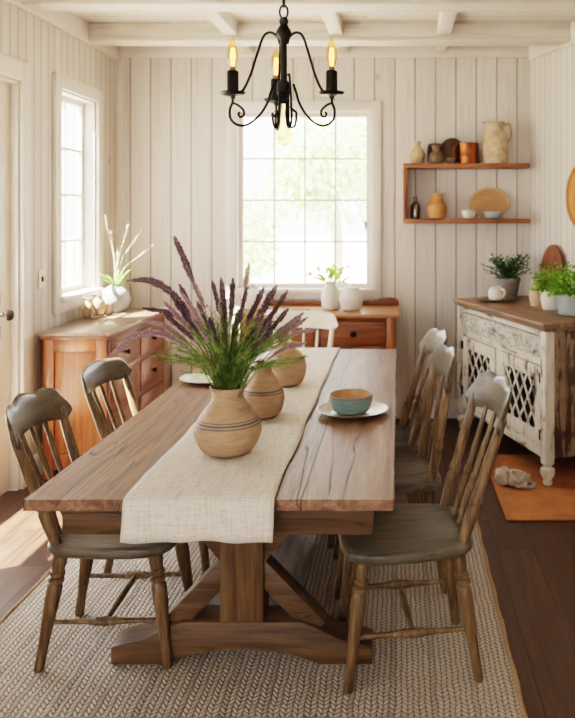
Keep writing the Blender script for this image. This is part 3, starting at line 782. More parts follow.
V1 = (-.546, 2.395, TZ+.0085)
pot('pottery_vase', 'tan stoneware vase with dark bands holding the lavender bouquet', 'vase', V1,
    [(.052, 0), (.082, .018), (.104, .06), (.104, .095), (.082, .135), (.057, .165), (.050, .185), (.054, .205), (.060, .216)], M['pot1'], 'banded tan vases on the runner')
pot('pottery_vase', 'middle of the three banded tan vases on the runner', 'vase', (-.513, 2.83, TZ+.0085),
    [(.045, 0), (.066, .016), (.079, .055), (.078, .09), (.06, .13), (.036, .165), (.030, .190), (.036, .205)], M['pot2'], 'banded tan vases on the runner')
pot('pottery_vase', 'round tan vase on the runner, last of the three towards the window', 'vase', (-.505, 3.35, TZ+.0085),
    [(.05, 0), (.074, .016), (.089, .06), (.088, .10), (.068, .142), (.04, .165), (.032, .18), (.036, .19)], M['pot3'], 'banded tan vases on the runner')

# ------------------------------------------------------------------ bouquet
MX, MY, MZ = V1[0], V1[1], V1[2]+.212
BG = 'purple sprigs in the banded vase'
def sprig(label, path, spike_from, rad, pale, seed, branched=False):
    """path: world points from the vase mouth to the tip"""
    rs = random.Random(seed)
    base = Vector(path[0]); pts = [p-base for p in cat([Vector(q) for q in path], 14)]
    rad *= .92
    s = thing('lavender_sprig', label, 'lavender sprig', base, 0, BG)
    n_ = len(pts)
    MB().tube(pts, [.0016-.0008*i/n_ for i in range(n_)], 5).build('stem', M['stem'], s)
    # resample spike part
    cum = [0]
    for a, b_ in zip(pts, pts[1:]): cum.append(cum[-1]+(b_-a).length)
    tot = cum[-1]; m = MB(); bm = m.bm
    def pos(d):
        for i in range(n_-1):
            if cum[i+1] >= d:
                t = (d-cum[i])/max(1e-6, cum[i+1]-cum[i]); return pts[i].lerp(pts[i+1], t), (pts[i+1]-pts[i]).normalized()
        return pts[-1], (pts[-1]-pts[-2]).normalized()
    def floret(p, d, ln, wd):
        side = d.orthogonal().normalized(); up = d.cross(side)
        a = bm.verts.new(p); tip = bm.verts.new(p+d*ln)
        mid = [bm.verts.new(p+d*ln*.5+(side*math.cos(k*PI/2)+up*math.sin(k*PI/2))*wd) for k in range(4)]
        for k in range(4):
            bm.faces.new((a, mid[(k+1) % 4], mid[k])); bm.faces.new((tip, mid[k], mid[(k+1) % 4]))
    d = tot*spike_from; j = 0
    while d < tot:
        p, t = pos(d); f = (d-tot*spike_from)/(tot*(1-spike_from))
        r = rad*min(1, .45+3*f)*min(1, .35+3.2*(1-f))*rs.uniform(.82, 1.1)
        side = t.orthogonal().normalized(); up = t.cross(side)
        for k in range(7):
            a = 2*PI*k/7+j*.6+rs.uniform(-.3, .3); q = side*math.cos(a)+up*math.sin(a)
            floret(p+q*r*.25, (q+t*.7+Vector((rs.uniform(-.2, .2),)*3)).normalized(), r*rs.uniform(.7, 1.3), r*.27)
        d += rad*.36; j += 1
    if branched:
        for k in range(7):
            p, t = pos(tot*(spike_from-.05*k+.0)); q = Vector((rs.uniform(-1, 1), rs.uniform(-1, 1), rs.uniform(.2, .9))).normalized()
            for z in range(14):
                floret(p+q*(.002+.0028*z)+Vector((rs.uniform(-1, 1), rs.uniform(-1, 1), rs.uniform(-1, 1)))*.004, (q+Vector((rs.uniform(-1, 1), rs.uniform(-1, 1), rs.uniform(-1, 1)))).normalized(), .008, .0025)
    m.build('flower_spike', M['lav2'] if pale else M['lav'], s, smooth=False)
def mouth(dx=0, dy=0): return (MX+dx, MY+dy, MZ-.06)
Q = lambda px, py, dd=0: at(px, py, MY+dd)
sprigs = [
 ('tallest upright purple spike leaning up before the pale boards', [(228, 392), (212, 340), (193, 282), (174, 236)], .70, .0125, 0, .05),
 ('long thick purple spike arching out over the dark dresser', [(222, 392), (201, 338), (176, 298), (151, 281), (127, 281)], .42, .0135, 0, .02),
 ('lowest purple spike drooping towards the round-crested chair', [(221, 393), (192, 353), (162, 334), (134, 337), (108, 358)], .46, .0125, 1, -.06),
 ('thin purple spike just above the lowest drooping one', [(222, 392), (198, 355), (168, 328), (143, 321)], .55, .009, 1, .06),
 ('thin purple spike beneath the long arching one, tip near the dresser knob', [(223, 392), (202, 350), (176, 316), (142, 308)], .55, .009, 0, .10),
 ('upright purple spike between the tallest spike and the bouquet middle', [(226, 392), (212, 345), (195, 315), (179, 284)], .62, .010, 0, .12),
 ('short loose purple sprig with side buds below the tallest spike', [(227, 392), (216, 345), (203, 305), (193, 282)], .78, .010, 1, -.04),
 ('vertical purple spike standing at the middle of the bouquet', [(228, 392), (226, 350), (224, 310), (221, 277)], .42, .0115, 0, -.06),
 ('narrow purple spike behind the vertical middle one', [(228, 392), (224, 345), (219, 310), (212, 280)], .7, .009, 0, .12),
 ('branched purple sprig with loose buds before the window sill', [(232, 392), (236, 345), (243, 300), (249, 263)], .80, .010, 1, .10),
 ('thick purple spike slanting across the vase neck behind, before the window', [(233, 392), (244, 350), (259, 318), (277, 285)], .48, .014, 0, .02),
 ('slim purple spike slanting outermost beneath the window', [(234, 392), (252, 350), (270, 318), (288, 290)], .62, .010, 0, .09),
 ('purple spike slanting low towards the cream chair', [(235, 392), (254, 355), (271, 330), (288, 309)], .62, .011, 0, -.03),
 ('feathery mauve sprig reaching out before the cream chair back', [(236, 393), (262, 362), (290, 336), (319, 329)], .62, .008, 1, .0),
 ('mauve sprig under the feathery one, tip over the last vase', [(236, 393), (262, 366), (285, 348), (307, 343)], .62, .008, 1, .05),
]
for i, (lb, pp, sf, rd, pale, dd) in enumerate(sprigs):
    n_ = len(pp); path = [Vector(mouth((pp[0][0]-228)*.002, dd*.2))]+[Q(px, py, dd*(k+1)/(n_-1)) for k, (px, py) in enumerate(pp[1:])]
    sprig(lb, path, sf, rd, pale, 100+i, 'branched' in lb or 'side buds' in lb)
rs = random.Random(21)
for i in range(20):
    ang = rs.uniform(-.75, .85); dd = rs.uniform(-.14, .16); L_ = rs.uniform(70, 112)
    tx, ty = 228+math.sin(ang)*L_*1.0, 388-math.cos(ang)*L_
    path = [Vector(mouth(rs.uniform(-.02, .02), rs.uniform(-.02, .02))), Q(228+(tx-228)*.4, 388+(ty-388)*.5, dd*.5), Q(tx, ty, dd)]
    sprig('short purple sprig half hidden in the green needles of the bouquet', path, .66, rs.uniform(.008, .011), i % 3 == 0, 200+i)
# green needles: nobody could count them
m = MB(); bm = m.bm
for i in range(130):
    ang = rs.gauss(.06, .52); ang = max(-.98, min(1.0, ang)); dd = rs.uniform(-.17, .17)
    L_ = rs.uniform(50, 92)*(1-.1*abs(ang))
    tx, ty = 228+math.sin(ang)*L_*1.12, 388-math.cos(ang)*L_*.86
    p0 = Vector(mouth(rs.uniform(-.03, .03), rs.uniform(-.03, .03)))
    P3 = cat([p0, Q(228+(tx-228)*.38, 388+(ty-388)*.55, dd*.5), Q(tx, ty+6*abs(ang), dd)], 8)
    m.tube(P3, [.0011]*len(P3), 3, False)
    for j, p in enumerate(P3[4:]):
        t = (P3[min(j+5, len(P3)-1)]-P3[j+3]).normalized()
        for k in range(5):
            q = Vector((rs.uniform(-1, 1), rs.uniform(-1, 1), rs.uniform(-1, 1)))
            m.leaf(p+t*rs.uniform(-.008, .008), t*1.2+q*.8, rs.uniform(.012, .026), .0022, 0, q, 2)
fo = m.build('needle_foliage', M['needle'], None, smooth=False)
tag(fo, 'bushy green needle foliage of the bouquet in the banded vase', 'foliage', kind='stuff')

# ------------------------------------------------------------------ plates and bowl on the table
def plate_prof(r, h=.022): return [(r*.45, 0), (r*.55, .002), (r*.72, .008), (r*.9, .016), (r, h)]
pot('dinner_plate', 'cream glazed plate with brown rim under the blue-green bowl', 'plate', (-.178, 2.90, TZ+.001), plate_prof(.138), M['plate'], None, 48, 4, 1, 1, 0, .004)
bw = thing('cereal_bowl', 'small blue-green bowl with tan inside, on the cream plate', 'bowl', (-.185, 2.90, TZ+.0068))
MB().lathe([(0, 0)]+smooth_prof([(.05, 0), (.066, .008), (.076, .026), (.077, .030), (.083, .055), (.085, .070)], 5)+[(.082, .071), (.079, .068)], 40, cap=False).build('outer_glaze', M['teal'], bw)
MB().lathe([(.0795, .069)]+smooth_prof([(.077, .055), (.070, .03), (.05, .012), (.01, .008)], 5)+[(0, .008)], 40, cap=False).build('inner_glaze', M['bowlin'], bw)['label'] = 'tan glazed inside of the bowl'
pot('side_plate', 'pale green plate at the table edge by the round-crested chair', 'plate', (-.88, 3.46, TZ+.001), plate_prof(.13, .02), M['plateg'], None, 48, 4, 1, 1, 0, .004)

# ------------------------------------------------------------------ dresser on the left
def knob(mb, p, d, r=.016):
    q = Vector((0, 0, 1)).rotation_difference(Vector(d)); mt_ = Matrix.Translation(p) @ q.to_matrix().to_4x4()
    mb.lathe([(r*.55, 0), (r*.45, r*.6), (r*.95, r*1.0), (r, r*1.35), (r*.7, r*1.75), (0, r*1.9)], 16, mt_); return mb
DX0, DX1, DY0, DY1, DZ = -2.06, -1.64, 4.26, 5.37, .85
dr = thing('dresser', 'orange-brown wooden dresser with drawers against the window wall', 'dresser', ((DX0+DX1)/2, (DY0+DY1)/2, 0))
sh = Matrix.Translation((-(DX0+DX1)/2, -(DY0+DY1)/2, 0))
def dpart(mb, name, mat, par=None): mb.bm.transform(sh); return mb.build(name, mat, par or dr)
dpart(MB().box(DX0, DX1, DY0, DY1, DZ-.022, DZ, .006, None, 3), 'top', M['dresser_top'])
dpart(MB().box(DX0+.01, DX1-.012, DY0+.012, DY1-.012, DZ-.045, DZ-.022, .006), 'top_moulding', M['orange_y_shaded'])
bx0, bx1, by0, by1 = DX0+.02, DX1-.03, DY0+.03, DY1-.03
dpart(MB().box(bx0, bx1-.02, by0+.02, by1, .07, DZ-.045, .003), 'carcass', M['orange_z'])
# framed side facing the room
sd = MB()
sd.box(bx0, bx0+.065, by0, by0+.022, .0, DZ-.045, .004).box(bx1-.065, bx1, by0, by0+.022, .0, DZ-.045, .004)
sd.box(bx0+.065, bx1-.065, by0, by0+.022, DZ-.115, DZ-.045, .004).box(bx0+.065, bx1-.065, by0, by0+.022, .06, .15, .004)
dpart(sd, 'side_frame', M['orange_z'])
dpart(MB().box(bx0+.065, bx1-.065, by0+.010, by0+.024, .15, DZ-.115, .006), 'side_panel', M['orange_z'])
fr = MB()
cols = [by0, by0+(by1-by0)*.5, by1]
for yy in (by0+.025, (by0+by1)/2, by1-.025): fr.box(bx1-.022, bx1, yy-.024, yy+.024, .0, DZ-.045, .003)
for zz in (.09, .36, .585, .79): fr.box(bx1-.022, bx1-.001, by0+.04, by1-.04, zz-.016, zz+.016, .003)
dpart(fr, 'front_frame', M['orange_y_shaded'])
for z0_, z1_ in ((.106, .344), (.376, .569), (.601, .774)):
    for a0, a1 in ((by0+.052, (by0+by1)/2-.027), ((by0+by1)/2+.027, by1-.052)):
        d_ = dpart(MB().box(bx1-.03, bx1+.006, a0, a1, z0_, z1_, .006), 'drawer', M['orange_y_shaded'])
        dpart(knob(MB(), (bx1+.006, (a0+a1)/2, (z0_+z1_)/2), (1, 0, 0)), 'knob', M['knob'], d_)
bv = thing('leafy_vase', 'round blue-grey vase with strap leaves and dried twigs on the dresser', 'vase', (-1.955, 5.17, DZ))
pr = smooth_prof([(.045, 0), (.075, .012), (.098, .06), (.100, .10), (.085, .145), (.05, .172), (.034, .18), (.038, .19)], 5)
MB().lathe([(0, 0)]+pr+[(.03, .186), (.03, .15), (0, .15)], 36).build('vase', M['bluegrey'], bv)
rs = random.Random(5)
for k in range(9):
    a = k/9*2*PI+.3; m = MB()
    m.leaf((.01*math.cos(a), .01*math.sin(a), .17), (math.cos(a), math.sin(a)*.5, rs.uniform(.6, 1.5)), rs.uniform(.17, .24), .032, .38, (0, 0, 1), 7)
    m.build('leaf', M['strap'], bv)
for k, (tx, tz) in enumerate(((-.06, .66), (-.02, .56), (.10, .60), (.20, .58), (.27, .46), (.03, .44))):
    m = MB(); P3 = cat([(0, 0, .15), (tx*.2, .0, .15+(tz-.15)*.45), (tx*.7, -.02, .15+(tz-.15)*.8), (tx, -.03, tz)], 10)
    m.tube(P3, [.0026-.0016*i/len(P3) for i in range(len(P3))], 5)
    for j in range(12, len(P3)):
        for q in range(2):
            m.blob(P3[j]+Vector((rs.uniform(-1, 1), rs.uniform(-1, 1), rs.uniform(-1, 1)))*.006, rs.uniform(.0018, .0038), 1)
    m.build('dried_twig', M['twig'], bv)
# gourd-like pots and dish
dh = pot('small_dish', 'flat cream dish under the brown gourd pots on the dresser', 'dish', (-1.99, 4.90, DZ+.001), [(.05, 0), (.06, .002), (.075, .008)], M['white_c'], None, 32, 3, .95, 1.3, 0, .003)
def gourd(label, loc, s, handle):
    g = thing('gourd_pot', label, 'pot', loc, 0, 'gourd pots on the dresser')
    pr = smooth_prof([(.022, 0), (.034, .01), (.042, .04), (.036, .075), (.02, .095), (.013, .105), (.015, .112)], 4)
    MB().lathe([(0, 0)]+[(r*s, z*s) for r, z in pr]+[(.008*s, .110*s), (0, .10*s)], 24).build('body', M['stone'], g)
    if handle:
        MB().tube([(.028*s*math.cos(a), .012*s*math.sin(a), .122*s+.006*math.sin(2*a)) for a in [2*PI*i/18 for i in range(19)]], .0045*s, 6).build('handle', M['stone_d'], g)
gourd('largest brown gourd pot on the dresser, ring handle on top', (-2.005, 4.83, DZ+.008), 1.0, True)
gourd('tall brown gourd pot standing behind the ring-handled one', (-1.985, 4.945, DZ+.008), 1.1, True)
gourd('smallest brown gourd pot, next to the blue-grey vase', (-1.945, 4.995, DZ+.001), .72, False)

# ------------------------------------------------------------------ console under the window
KX0, KX1, KY0, KY1, KZ = -1.10, .0, 5.02, 5.53, .85
cs = thing('console', 'orange-brown wooden console with drawers under the back window', 'console', ((KX0+KX1)/2, (KY0+KY1)/2, 0))
sh = Matrix.Translation((-(KX0+KX1)/2, -(KY0+KY1)/2, 0))
def kpart(mb, name, mat, par=None): mb.bm.transform(sh); return mb.build(name, mat, par or cs)
kpart(MB().box(KX0, KX1, KY0, KY1, KZ-.024, KZ, .006, None, 3), 'top', M['console_top'])
kpart(MB().box(KX0+.04, KX1-.04, KY0+.05, KY1-.01, .36, KZ-.024, .003), 'carcass', M['orange_x'])
for lx in (KX0+.03, KX1-.085):
    for ly in (KY0+.02, KY1-.075): kpart(MB().box(lx, lx+.055, ly, ly+.055, 0, KZ-.024, .005), 'leg', M['orange_z'])
fr = MB()
for zz in (.815, .62, .40): fr.box(KX0+.085, KX1-.085, KY0+.026, KY0+.05, zz-.012, zz+.012, .003)
fr.box((KX0+KX1)/2-.02, (KX0+KX1)/2+.02, KY0+.026, KY0+.05, .40, .815, .003)
kpart(fr, 'front_frame', M['orange_x'])
for z0_, z1_ in ((.635, .80), (.415, .605)):
    for a0, a1 in ((KX0+.09, (KX0+KX1)/2-.025), ((KX0+KX1)/2+.025, KX1-.09)):
        d_ = kpart(MB().box(a0, a1, KY0+.018, KY0+.06, z0_, z1_, .006), 'drawer', M['orange_x'])
        kpart(knob(MB(), ((a0+a1)/2, KY0+.018, (z0_+z1_)/2), (0, -1, 0), .02), 'knob', M['knob'], d_)
bs = [(KX0+.02, KZ), (KX1-.0, KZ), (KX1, KZ+.03), (KX1-.02, KZ+.052), (KX1-.07, KZ+.06), (KX1-.14, KZ+.05), (KX1-.2, KZ+.034), (KX0+.22, KZ+.034), (KX0+.16, KZ+.05), (KX0+.09, KZ+.06), (KX0+.04, KZ+.052), (KX0+.02, KZ+.03)]
kpart(MB().prism(bs, KY1-.03, KY1-.008, .003), 'back_rail', M['orange_x'])
lv = thing('leafy_vase', 'tall white vase with fresh green leaves on the console', 'vase', (-.48, 5.28, KZ))
pr = smooth_prof([(.04, 0), (.058, .012), (.068, .07), (.064, .12), (.045, .165), (.032, .18), (.036, .196)], 5)
MB().lathe([(0, 0)]+pr+[(.03, .19), (.03, .15), (0, .15)], 32).build('vase', M['white_c'], lv)
m = MB(); rs = random.Random(8)
for k in range(22):
    a = rs.uniform(0, 2*PI); el = rs.uniform(.3, 1.6); d_ = Vector((math.cos(a), math.sin(a), el)).normalized(); L_ = rs.uniform(.08, .17)
    P3 = [Vector((0, 0, .17)), Vector((0, 0, .17))+d_*L_*.6, Vector((0, 0, .17))+d_*L_]
    m.tube(P3, .0014, 4)
    for q in range(2): m.leaf(P3[2-q], d_+Vector((rs.uniform(-.8, .8), rs.uniform(-.8, .8), rs.uniform(-.2, .5))), rs.uniform(.05, .085), .028, .25, (0, -.5, 1), 4)
m.build('leaves', M['spring'], lv, smooth=False)
lj = thing('lidded_jar', 'off-white ceramic jar with lid on the console beside the tall white vase', 'jar', (-.335, 5.24, KZ))
MB().lathe([(0, 0)]+smooth_prof([(.05, 0), (.066, .015), (.084, .07), (.08, .11), (.06, .14), (.05, .148)], 5)+[(0, .148)], 32).build('body', M['white_c'], lj)
MB().lathe([(.055, .146), (.058, .152), (.05, .162), (.025, .17), (.012, .174), (.014, .182), (.0, .186)], 28).build('lid', M['white_c'], lj)
pot('round_jar', 'round cream jar on the console half behind the lavender tips', 'jar', (-1.03, 5.30, KZ), [(.045, 0), (.06, .012), (.082, .065), (.078, .105), (.05, .14), (.036, .15), (.042, .165)], M['white_c'])
pot('small_dish', 'flat brown dish on the console beside the tall white vase', 'dish', (-.68, 5.22, KZ+.001), [(.04, 0), (.055, .004), (.07, .016)], M['ochre'], None, 28, 3, 1, 1, 0, .004)

# ------------------------------------------------------------------ wall shelf
SX0, SX1, SY0, SY1 = .03, .945, 5.40, YB
SU, SL = 1.888, 1.487
ws = thing('wall_shelf', 'two-tier reddish wooden shelf fixed to the back wall', 'shelf', ((SX0+SX1)/2, YB, 1.455))
sh = Matrix.Translation((-(SX0+SX1)/2, -YB, -1.455))
def spart(mb, name, mat): mb.bm.transform(sh); return mb.build(name, mat, ws)
spart(MB().box(SX0, SX1, SY0, SY1, SU-.032, SU, .003), 'upper_board', M['shelf'])
spart(MB().box(SX0, SX1, SY0, SY1, SL-.032, SL, .003), 'lower_board', M['shelf'])
spart(MB().box(SX0, SX0+.028, SY0+.003, SY1, SL, SU-.032, .003), 'end_panel', M['shelf_z'])
def on(px, base, y): return ((px-VX)/F*y, y, base)
pot('small_vase', 'small speckled vase with narrow neck at the end of the upper shelf', 'vase', on(417.5, SU, 5.49),
    [(.03, 0), (.044, .01), (.056, .05), (.052, .09), (.03, .12), (.022, .135), (.026, .155), (.03, .165)], M['stone'])
def lean_disc(name, label, cat_, rx, rz, th, loc, tilt, mat, sq=2.0, rim=.01, part=None):
    """flat dish standing on edge, leaning back against a wall; local face is -y"""
    N = 48; m = MB(); bm = m.bm; rings = []
    def o_(a, s):
        c, q = math.cos(a), math.sin(a); return (math.copysign(abs(c)**(2/sq), c)*rx*s, math.copysign(abs(q)**(2/sq), q)*rz*s)
    for s, yy in ((.6, 0), (.95, 0), (1.0, -th*.4), (1.0, -th), (1-rim/rx, -th), (1-1.6*rim/rx, -th*.45), (.4, -th*.4)):
        rings.append([bm.verts.new((o_(2*PI*i/N, s)[0], yy, rz+o_(2*PI*i/N, s)[1])) for i in range(N)])
    for A_, B_ in zip(rings, rings[1:]):
        for i in range(N): bm.faces.new((A_[i], B_[i], B_[(i+1) % N], A_[(i+1) % N]))
    bm.faces.new(rings[0]); bm.faces.new(rings[-1][::-1]); bmesh.ops.recalc_face_normals(bm, faces=bm.faces[:])
    o = m.build(name, mat, None, 50); o.location = loc; o.rotation_euler = (-tilt, 0, 0)
    tag(o, label, cat_); return o
lean_disc('round_tray', 'dark round tray leaning on the wall behind the copper mug', 'tray', .092, .098, .018, (.395, 5.555, SU+.003), R(9), M['darktray'])
lean_disc('square_tray', 'dark rounded-square tray leaning behind the small brown jar', 'tray', .062, .078, .016, (.272, 5.565, SU+.003), R(9), M['darktray'], 4.5)
pot('small_jar', 'small brown speckled jar in front of the dark square tray', 'jar', on(436.5, SU, 5.465),
    [(.035, 0), (.05, .012), (.054, .05), (.045, .075), (.03, .09), (.03, .12), (.036, .135)], M['stone_d'])
pot('tiny_bowl', 'tiny brown bowl beside the copper mug on the upper shelf', 'bowl', on(450.5, SU, 5.45), [(.018, 0), (.03, .008), (.037, .03), (.034, .042)], M['stone_d'], None, 28, 4)
cm = thing('copper_mug', 'shiny copper mug with side handle on the upper shelf', 'mug', on(468, SU, 5.48))
MB().lathe([(0, 0), (.066, 0), (.070, .004), (.072, .05), (.074, .055), (.072, .06), (.076, .145), (.079, .150), (.076, .152), (.071, .148), (.068, .01), (0, .01)], 36).build('body', M['copper'], cm)
MB().tube(cat([(-.073, -.01, .13), (-.10, -.015, .125), (-.108, -.016, .09), (-.10, -.015, .05), (-.072, -.01, .04)], 8), .006, 8).build('handle', M['copper'], cm)
pi_ = thing('pitcher', 'tall worn beige pitcher with handle on the upper shelf', 'pitcher', on(494.5, SU, 5.49))
MB().lathe([(0, 0)]+smooth_prof([(.085, 0), (.094, .01), (.097, .1), (.09, .18), (.07, .235), (.064, .26), (.072, .30), (.076, .305)], 5)+[(.068, .302), (.06, .26), (.06, .1), (0, .1)], 40).build('body', M['pitcher'], pi_)
MB().tube(cat([(.066, 0, .285), (.105, 0, .292), (.122, 0, .25), (.118, 0, .19), (.088, 0, .15)], 8), .0085, 8).build('handle', M['pitcher'], pi_)
MB().leaf((-.066, -.012, .298), (-1, -.1, .3), .04, .05, 0, (0, 0, 1), 4).build('spout', M['pitcher'], pi_)
bt = pot('glass_bottle', 'small smoky glass bottle in the corner of the lower shelf', 'bottle', (.118, 5.52, SL), [(.03, 0), (.034, .006), (.034, .09), (.022, .115), (.014, .125), (.014, .155), (.017, .16)], M['bottle'], None, 24, 4, 1, 1, 0, .003)
pot('clay_vase', 'ochre clay vase with wide neck on the lower shelf', 'vase', on(437, SL, 5.49), [(.042, 0), (.06, .012), (.072, .06), (.068, .1), (.048, .13), (.042, .145), (.05, .175), (.056, .185)], M['ochre'])
pot('small_bowl', 'small white bowl between clay vase and platter on the shelf', 'bowl', on(468.5, SL, 5.47), [(.026, 0), (.038, .01), (.050, .04), (.053, .062)], M['white_c'], None, 30, 4)
lean_disc('oval_platter', 'tan oval platter standing against the wall on the lower shelf', 'platter', .150, .115, .018, (.672, 5.562, SL+.003), R(8), M['platter'], 2.0, .02)
po = bpy.data.objects['oval_platter']
MB().tube([(.143*math.cos(2*PI*i/56), -.018, .115+.108*math.sin(2*PI*i/56)) for i in range(57)], .007, 8).build('rim', M['plat_rim'], po)
pot('grey_bowl', 'grey-blue bowl in front of the oval platter on the lower shelf', 'bowl', on(492.5, SL, 5.47), [(.036, 0), (.05, .006), (.066, .03), (.076, .055)], M['bluegrey'], None, 36, 4)

# ------------------------------------------------------------------ lattice cabinet
cb = thing('cabinet', 'distressed white cabinet with lattice doors, drawer and brown top', 'cabinet', (.80, 4.14, 0), A)
cb.scale = (1, 1.04, 1)
def cp(mb, name, mat, par=None): return mb.build(name, mat, par or cb)
CZ = .92
cp(MB().box(-.01, .57, -.01, 1.25, CZ-.028, CZ, .006, None, 3).box(.012, .56, .012, 1.23, CZ-.05, CZ-.028, .005), 'top', M['cab_top'])
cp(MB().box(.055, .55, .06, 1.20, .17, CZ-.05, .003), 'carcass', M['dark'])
# near side of upright boards
sd = MB()
for k in range(6):
    x_ = .075+k*.078; sd.box(x_, x_+.074, .016, .062, .16, CZ-.05, .005)
cp(sd, 'side_boards', M['dis_side'])
cp(MB().box(.055, .55, 1.198, 1.222, .16, CZ-.05, .004), 'side_boards', M['dis_side'])
for px_ in (.012, .5):
    for py_ in (.005, 1.175):
        cp(MB().box(px_, px_+.06, py_, py_+.06, .13, CZ-.05, .008), 'corner_post', M['dis_z'])
        m = MB().lathe([(.018, .0), (.026, .006), (.028, .018), (.022, .034), (.034, .05), (.042, .072), (.038, .096), (.022, .108), (.026, .118), (.036, .124), (.036, .132)], 24, Matrix.Translation((px_+.03, py_+.03, .011 if py_ < .5 and px_ < .3 else .0)))
        cp(m, 'bun_foot', M['dis_z'])
fr = MB(); x0, x1 = .034, .06
fr.box(x0, x1, .06, 1.18, CZ-.085, CZ-.05, .004).box(x0, x1, .06, 1.18, .665, .705, .004).box(x0-.004, x1, .06, 1.18, .15, .215, .006)
fr.box(x0, x1, .605, .655, .215, .665, .004)
cp(fr, 'face_frame', M['dis_y'])
dw = cp(MB().box(.026, .05, .078, 1.162, .709, CZ-.089, .006).box(.020, .03, .078, 1.162, .709, .722, .003).box(.020, .03, .078, 1.162, CZ-.102, CZ-.089, .003), 'drawer', M['dis_c'])
dw['label'] = 'long drawer with worn carved front'
for a0, a1 in ((.074, .602), (.658, 1.166)):
    d_ = MB(); e = .062; dz0, dz1 = .219, .661
    d_.box(.024, .046, a0, a0+e, dz0, dz1, .004).box(.024, .046, a1-e, a1, dz0, dz1, .004)
    d_.box(.024, .046, a0+e, a1-e, dz1-e, dz1, .004).box(.024, .046, a0+e, a1-e, dz0, dz0+e, .004)
    do = cp(d_, 'door', M['dis_z'])
    lt = MB(); A0, A1, Z0, Z1 = a0+e, a1-e, dz0+e, dz1-e
    wd, ht = A1-A0, Z1-Z0
    lt.box(.026, .036, A0, A0+.014, Z0, Z1, .002).box(.026, .036, A1-.014, A1, Z0, Z1, .002).box(.026, .036, A0, A1, Z0, Z0+.014, .002).box(.026, .036, A0, A1, Z1-.014, Z1, .002)
    slope = 1.45; stp = .098
    for sgn in (1, -1):
        k = -ht/slope
        while k < wd:
            # line: s = k + t/slope , t in 0..ht, clipped
            t0, t1 = 0, ht
            s0, s1 = k, k+ht/slope
            if s0 < 0: t0 = -k*slope; s0 = 0
            if s1 > wd: t1 = (wd-k)*slope; s1 = wd
            if t1-t0 > .03:
                ya, yb_ = (A0+s0, A0+s1) if sgn > 0 else (A1-s0, A1-s1)
                xx = .031 if sgn > 0 else .037
                lt.bar((xx, ya, Z0+t0), (xx, yb_, Z0+t1), .016, .007, .0015, (1, 0, 0))
            k += stp
    cp(lt, 'lattice', M['dis_z'], do)
    hy = a0 if a0 < .3 else a1
    for hz in (.28, .60):
        cp(MB().box(.016, .026, hy-.016, hy+.014, hz-.028, hz+.028, .002), 'hinge', M['black'], do)
def cl(u, v, z=CZ): return (.81+v*math.cos(A)-u*math.sin(A), 4.14+v*math.sin(A)+u*math.cos(A), z)
# ---- things on the cabinet
pot('serving_plate', 'flat grey plate under the white cup on the cabinet', 'plate', cl(1.06, .20, CZ+.001), plate_prof(.135, .016), M['stone'], None, 40, 4, 1, 1, 0, .004)
tc = thing('white_cup', 'round white cup with handle standing on the grey plate', 'cup', cl(1.035, .19, CZ+.0075))
MB().lathe([(0, 0)]+smooth_prof([(.03, 0), (.046, .008), (.055, .04), (.048, .075), (.034, .09), (.036, .096)], 5)+[(.03, .094), (.03, .07), (0, .06)], 32).build('body', M['white_c'], tc)
MB().tube(cat([(.03, -.035, .078), (.045, -.06, .08), (.05, -.066, .05), (.036, -.042, .025)], 7), .006, 8).build('handle', M['white_c'], tc)
def potted(name, label, loc, prof, pmat, hz, foliage, lmat, group=None):
    t = thing(name, label, 'potted plant', loc, 0, group)
    pr = smooth_prof(prof, 4); r_, z_ = pr[-1]
    MB().lathe([(0, 0)]+pr+[(r_-.006, z_), (r_-.01, z_-.02), (r_-.012, z_-.025)], 36).build('pot', pmat, t)
    MB().lathe([(r_-.012, z_-.03), (r_-.012, z_-.018), (0, z_-.014)], 24).build('soil', M['soil'], t)
    foliage(z_).build('foliage', lmat, t, smooth=False)
    return t
def fern_f(n, L0, L1, seed, lw=.014, ll=.04, spread=1.0):
    def f(z0):
        rs = random.Random(seed); m = MB()
        for k in range(n):
            a = rs.uniform(0, 2*PI); el = rs.uniform(.25, 1.7); d_ = Vector((math.cos(a)*spread, math.sin(a)*spread, el)).normalized(); L_ = rs.uniform(L0, L1)
            b0 = Vector((rs.uniform(-.03, .03), rs.uniform(-.03, .03), z0-.02)); P3 = [b0+d_*L_*t+Vector((0, 0, -.28*L_*t*t)) for t in (0, .2, .4, .6, .8, 1)]
            m.tube(P3, .0015, 4)
            for j in range(1, 6):
                for s in (-1, 1):
                    sd_ = d_.cross(Vector((0, 0, 1))).normalized()*s
                    m.leaf(P3[j], d_*.8+sd_+Vector((0, 0, rs.uniform(-.1, .4))), ll*rs.uniform(.7, 1.1), lw, .2, (0, 0, 1), 3)
        return m
    return f
def bush_f(r, h, n, seed, ll=.026):
    def f(z0):
        rs = random.Random(seed); m = MB()
        for k in range(n):
            d_ = Vector((rs.gauss(0, 1), rs.gauss(0, 1), abs(rs.gauss(0, 1))*.9)).normalized(); q = rs.uniform(.5, 1)
            p = Vector((d_.x*r*q, d_.y*r*q, z0-.012+d_.z*h*q*(1+.15*math.sin(d_.x*9)*math.cos(d_.y*8))))
            m.leaf(p, d_+Vector((rs.uniform(-.9, .9), rs.uniform(-.9, .9), rs.uniform(-.3, .9))), ll*rs.uniform(.7, 1.3), ll*.62, .3, d_+Vector((0, 0, .6)), 3)
            if k % 6 == 0: m.tube([(d_.x*.02, d_.y*.02, z0-.02), p*.6+Vector((0, 0, z0*.4)), p], .0012, 4)
        return m
    return f
